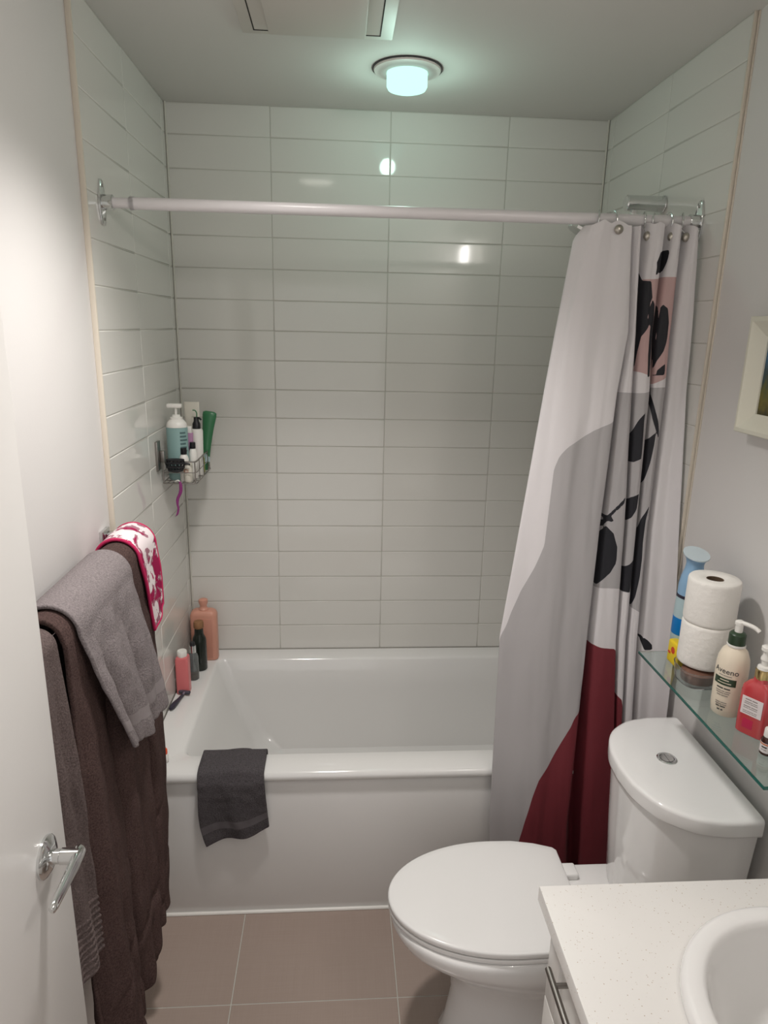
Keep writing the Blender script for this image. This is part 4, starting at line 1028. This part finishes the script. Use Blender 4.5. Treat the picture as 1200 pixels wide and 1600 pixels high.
def lotion():
    c = (1.402, -1.338, SB); rot = math.radians(28)
    t = thing('lotion_bottle', c, 'cream lotion bottle with a dark green collar and white pump on the glass shelf', 'bottle')
    finish('body', lathe_bm([(0.027, 0), (0.0285, 0.002), (0.0305, 0.02), (0.0315, 0.08), (0.0315, 0.110), (0.030, 0.125), (0.024, 0.142), (0.017, 0.150), (0.0155, 0.153)], c, 40, 1.0, 1.0), 'lotion', t)
    finish('ring', lathe_bm([(0.0155, 0.151), (0.0180, 0.152), (0.0180, 0.156), (0.0155, 0.157)], c, 32), 'white_plastic', t)
    finish('collar', lathe_bm([(0.0165, 0.156), (0.0168, 0.157), (0.0165, 0.178), (0.0130, 0.182), (0.008, 0.183)], c, 32), 'dark_green', t)
    finish('pump', lathe_bm([(0.0075, 0.181), (0.0075, 0.198), (0.009, 0.199), (0.009, 0.205), (0.005, 0.208)], c, 24), 'white_plastic', t)
    d = Vector((0.55, -0.83, 0)).normalized(); p0 = Vector(c) + Vector((0, 0, 0.203))
    finish('spout', tube_bm(catmull([p0 - d*0.006, p0 + d*0.012 + Vector((0, 0, 0.001)), p0 + d*0.030 + Vector((0, 0, -0.001)), p0 + d*0.040 + Vector((0, 0, -0.006))], 4), 0.0045, 12, radii=None), 'white_plastic', t)
    # label print, facing the room towards the front-left
    n = Vector((-0.80, -0.60, 0)).normalized(); up = Vector((0, 0, 1)); right = up.cross(n)
    def place(z): return frame_M(Vector(c) + n*0.0318 + Vector((0, 0, z)), right, up)
    text_mesh('Aveeno', 0.0165, 'lettering', 'ink', t, place(0.098), 0.0318)
    print_line([0.010, 0.016], 0.0015, t, 'ink_grey', place(0.0925), 0.0318)
    bm = bmesh.new(); rr = 0.0320; g0, g1 = -0.72, 0.72; rows = []
    for z in (0.072, 0.088): rows.append([bm.verts.new(Vector(c) + Vector((0, 0, z)) + n*(rr*math.cos(g0+(g1-g0)*i/12)) + right*(rr*math.sin(g0+(g1-g0)*i/12))) for i in range(13)])
    for i in range(12): bm.faces.new((rows[0][i], rows[0][i+1], rows[1][i+1], rows[1][i]))
    finish('green_panel', bm, 'dark_green', t)
    gp = lambda z: frame_M(Vector(c) + n*0.0322 + Vector((0, 0, z)), right, up)
    print_line([0.018], 0.0020, t, 'lotion', gp(0.0825), 0.0322); print_line([0.028], 0.0016, t, 'lotion', gp(0.0765), 0.0322)
    for z, w, h, k in ((0.0635, [0.014, 0.012], 0.0028, 'ink'), (0.0575, [0.012, 0.006, 0.010], 0.0018, 'ink_grey'), (0.0530, [0.016, 0.010], 0.0018, 'ink_grey'), (0.0480, [0.009, 0.013], 0.0018, 'ink_grey'),
                       (0.0320, [0.010, 0.012], 0.0018, 'ink_grey'), (0.0275, [0.014, 0.008], 0.0018, 'ink_grey'), (0.0225, [0.008, 0.010], 0.0024, 'ink'), (0.0150, [0.006, 0.004], 0.0030, 'ink')):
        print_line(w, h, t, k, place(z), 0.0318)
lotion()
def red_soap():
    c = (1.412, -1.420, SB)
    t = thing('soap_bottle', c, 'translucent red pump soap bottle with a gold collar and white label', 'bottle')
    n = Vector((-0.85, -0.53, 0)).normalized(); up = Vector((0, 0, 1)); right = up.cross(n)
    def sec(a, b, z):
        return [Vector(c) + right*p.x + n*p.y + Vector((0, 0, z)) for p in rrect(-a, a, -b, b, min(a, b)*0.75, 0, 5)]
    finish('body', loft_bm([sec(0.027, 0.016, 0), sec(0.0305, 0.0195, 0.003), sec(0.031, 0.020, 0.02), sec(0.031, 0.020, 0.090), sec(0.029, 0.0185, 0.102), sec(0.020, 0.015, 0.112), sec(0.0135, 0.0135, 0.116), sec(0.0130, 0.0130, 0.124)]), 'red_soap', t)
    finish('collar', lathe_bm([(0.0135, 0.122), (0.0140, 0.123), (0.0140, 0.141), (0.012, 0.1425)], c, 30), 'gold', t)
    finish('cap', lathe_bm([(0.0120, 0.142), (0.0125, 0.1425), (0.0115, 0.148), (0.006, 0.150), (0.006, 0.160), (0.009, 0.162), (0.009, 0.166), (0.006, 0.172), (0.006, 0.180), (0.0105, 0.182), (0.0105, 0.189), (0.008, 0.191)], c, 26), 'white_plastic', t)
    finish('spout', tube_bm([Vector(c) + Vector((0, 0, 0.187)), Vector(c) + Vector((0.012, -0.016, 0.187)), Vector(c) + Vector((0.020, -0.026, 0.183))], 0.0035, 10), 'white_plastic', t)
    M = frame_M(Vector(c) + n*0.0203 + Vector((0, 0, 0)), right, up)
    bm = box_bm(-0.021, 0.019, 0.045, 0.083, -0.0005, 0.0003); bmesh.ops.transform(bm, matrix=M, verts=bm.verts)
    lb = finish('label', bm, 'label_white', t, smooth=0)
    for z, w, h in ((0.0765, [0.012, 0.010], 0.0022), (0.0715, [0.016, 0.008], 0.0016), (0.0680, [0.011, 0.014], 0.0016), (0.0620, [0.014, 0.012], 0.0018), (0.0585, [0.010, 0.016], 0.0014), (0.0520, [0.008, 0.012, 0.006], 0.0014), (0.0485, [0.016, 0.010], 0.0014)):
        print_line(w, h, lb, 'ink_grey', frame_M(Vector(c) + n*0.0206 + Vector((0, 0, z)) - right*0.003, right, up))
    bm = box_bm(-0.014, 0.006, 0.016, 0.036, -0.0004, 0.0001, 0.0002); bmesh.ops.transform(bm, matrix=M, verts=bm.verts)
    finish('fruit_print', bm, 'soap_bright', t, smooth=0)
red_soap()
def oil():
    c = (1.398, -1.487, SB)
    t = thing('oil_bottle', c, 'tiny amber bottle with a white cap and paper label at the near shelf end', 'bottle')
    finish('body', lathe_bm([(0.0105, 0), (0.0118, 0.0015), (0.0118, 0.030), (0.009, 0.036), (0.0075, 0.038)], c, 26), 'amber', t)
    finish('label', lathe_bm([(0.0119, 0.006), (0.0121, 0.0062), (0.0121, 0.0255), (0.0119, 0.0257)], c, 26), 'label_white', t)
    finish('orange_stripe', lathe_bm([(0.0121, 0.022), (0.0122, 0.0222), (0.0122, 0.0248), (0.0121, 0.025)], c, 26), 'orange_print', t)
    finish('cap', lathe_bm([(0.0088, 0.037), (0.0090, 0.038), (0.0086, 0.052), (0.0076, 0.054)], c, 22), 'white_plastic', t)
    n = Vector((-0.85, -0.53, 0)).normalized(); up = Vector((0, 0, 1)); right = up.cross(n)
    print_line([0.010], 0.0028, t, 'ink', frame_M(Vector(c) + n*0.0122 + Vector((0, 0, 0.0165)), right, up), 0.0122)
    print_line([0.004, 0.005], 0.0016, t, 'ink_grey', frame_M(Vector(c) + n*0.0122 + Vector((0, 0, 0.0115)), right, up), 0.0122)
oil()
def clear_bottle():
    c = (1.475, -1.395, SB)
    t = thing('perfume_bottle', c, 'clear bottle standing behind the lotion and red soap by the wall', 'bottle')
    finish('body', lathe_bm([(0.014, 0), (0.016, 0.002), (0.016, 0.075), (0.010, 0.088), (0.009, 0.094)], c, 24, power=3.5), 'clear_plastic', t)
    finish('cap', lathe_bm([(0.010, 0.093), (0.011, 0.094), (0.011, 0.112), (0.009, 0.114)], c, 22), 'clear_plastic', t)
clear_bottle()

# ------------------------------------------------------------------ vanity, worktop, basin
VZ = 0.840
def vanity():
    x0, y1 = 0.966, -1.612
    t = thing('vanity_cabinet', (1.24, -2.0, 0), 'white vanity cabinet with framed panels and a steel bar handle', 'cabinet')
    finish('side_panel', box_bm(x0+0.019, W+0.009, y1-0.018, y1, 0.0005, VZ-0.031, 0.001), 'cabinet_white', t)
    finish('side_panel', box_bm(x0+0.019, W+0.009, YF+0.004, YF+0.022, 0.0005, VZ-0.031, 0.001), 'cabinet_white', t)
    finish('back_panel', box_bm(W+0.001, W+0.009, YF+0.022, y1-0.018, 0.0905, VZ-0.031), 'cabinet_white', t)
    finish('bottom_panel', box_bm(x0+0.019, W+0.001, YF+0.022, y1-0.018, 0.0905, 0.108), 'cabinet_white', t)
    finish('toe_kick', box_bm(x0+0.07, x0+0.086, YF+0.022, y1-0.018, 0.0005, 0.09), 'cabinet_white', t)
    def shaker(name, ya, yb, za, zb2):
        d = finish(name, box_bm(x0+0.007, x0+0.018, ya, yb, za, zb2, 0.001), 'cabinet_white', t)
        s = 0.052
        for nm, a in (('stile', (yb-s, yb, za, zb2)), ('stile', (ya, ya+s, za, zb2)), ('rail', (ya+s, yb-s, zb2-s, zb2)), ('rail', (ya+s, yb-s, za, za+s))):
            finish(nm, box_bm(x0-0.0005, x0+0.0075, *a, 0.0012), 'cabinet_white', d)
        return d
    dr = shaker('drawer_front', YF+0.008, y1-0.002, 0.620, VZ-0.034)
    finish('handle', cyl_bm((x0-0.030, -1.690, 0.768), (x0-0.030, -1.905, 0.768), 0.0055, 18, bevel=0.001), 'brushed_steel', dr)
    for y in (-1.722, -1.873): finish('handle_post', cyl_bm((x0-0.030, y, 0.768), (x0+0.0005, y, 0.768), 0.0045, 14), 'brushed_steel', dr)
    mid = (YF+0.008 + y1-0.002)/2
    for ya, yb in ((mid+0.0015, y1-0.002), (YF+0.008, mid-0.0015)):
        d = shaker('door', ya, yb, 0.100, 0.617)
vanity()
BC = (1.300, -1.868)
def worktop():
    x0, x1, y0, y1 = 0.944, W+0.0095, YF+0.002, -1.590
    N = 72; inner = []; outer = []
    for i in range(N):
        a = 2*PI*i/N; ca, sa = math.cos(a), math.sin(a)
        inner.append((BC[0] + 0.192*ca, BC[1] + 0.192*0.945*sa))
        k = min((x1-BC[0])/ca if ca > 1e-9 else (x0-BC[0])/ca if ca < -1e-9 else 1e9, (y1-BC[1])/sa if sa > 1e-9 else (y0-BC[1])/sa if sa < -1e-9 else 1e9)
        outer.append([BC[0] + k*ca, BC[1] + k*sa])
    for cx, cy in ((x0, y0), (x0, y1), (x1, y0), (x1, y1)):          # snap the nearest sample to each corner
        j = min(range(N), key=lambda i: (outer[i][0]-cx)**2 + (outer[i][1]-cy)**2); outer[j] = [cx, cy]
    b = 0.002
    def ins(p, d): return (min(max(p[0], x0+d), x1-d), min(max(p[1], y0+d), y1-d))
    z0, z1 = VZ-0.030, VZ
    rings = [[Vector((*p, z0)) for p in inner], [Vector((*ins(p, 0), z0)) for p in outer], [Vector((*ins(p, 0), z1-b)) for p in outer], [Vector((*ins(p, b*0.3), z1-b*0.3)) for p in outer], [Vector((*ins(p, b), z1)) for p in outer], [Vector((*p, z1)) for p in inner], [Vector((*p, z0)) for p in inner]]
    bm = loft_bm(rings, False, False); bmesh.ops.remove_doubles(bm, verts=bm.verts, dist=1e-6)
    tag(finish('worktop', bm, 'quartz', None, smooth=25), 'speckled off-white quartz worktop on the vanity cabinet', 'worktop')
worktop()
def basin():
    c = (BC[0], BC[1], VZ)
    t = thing('washbasin', c, 'white oval washbasin with a raised rim set into the worktop', 'sink')
    prof = [(0.185, -0.029), (0.186, 0.0004), (0.212, 0.0006), (0.2135, 0.007), (0.212, 0.016), (0.208, 0.0215), (0.202, 0.0235), (0.184, 0.0220), (0.178, 0.0185), (0.174, 0.010), (0.168, -0.012), (0.155, -0.055), (0.130, -0.095), (0.095, -0.120), (0.05, -0.131), (0.0, -0.133)]
    finish('bowl', lathe_bm(prof[1:], c, 72, 1.0, 0.945, cap0=False), 'ceramic', t, smooth=50)
    finish('drain', lathe_bm([(0.022, -0.1335), (0.022, -0.1312), (0.017, -0.130), (0.0, -0.1305)], c, 28), 'chrome', t)
basin()

# ------------------------------------------------------------------ picture on the right wall
def picture():
    x1 = W+0.0095; x0 = W-0.030
    ya, yb, za, zb2 = -1.50, -1.070, 1.588, 1.840      # near, far, bottom, top
    t = thing('picture_frame', (x1, (ya+yb)/2, (za+zb2)/2), 'cream framed small painting of blue and olive brush strokes on the right wall', 'picture')
    fw = 0.044
    def rect(i, x): return [Vector((x, y, z)) for y, z in ((yb-i, za+i), (yb-i, zb2-i), (ya+i, zb2-i), (ya+i, za+i))]
    rings = [rect(0, x1), rect(0, x0+0.002), rect(0.002, x0), rect(0.010, x0-0.001), rect(0.016, x0+0.004), rect(fw-0.004, x0+0.016), rect(fw, x0+0.019), rect(fw, x1-0.004)]
    finish('frame', loft_bm(rings, False, False), 'frame_cream', t, smooth=20)
    cy, cz = (ya+yb)/2, (za+zb2)/2
    p = finish('canvas', box_bm(-0.0015, 0.0015, ya+fw-0.002-cy, yb-fw+0.002-cy, za+fw-0.002-cz, zb2-fw+0.002-cz), 'painting', None, smooth=0, loc=(x0+0.024, cy, cz)); attach(p, t)
picture()
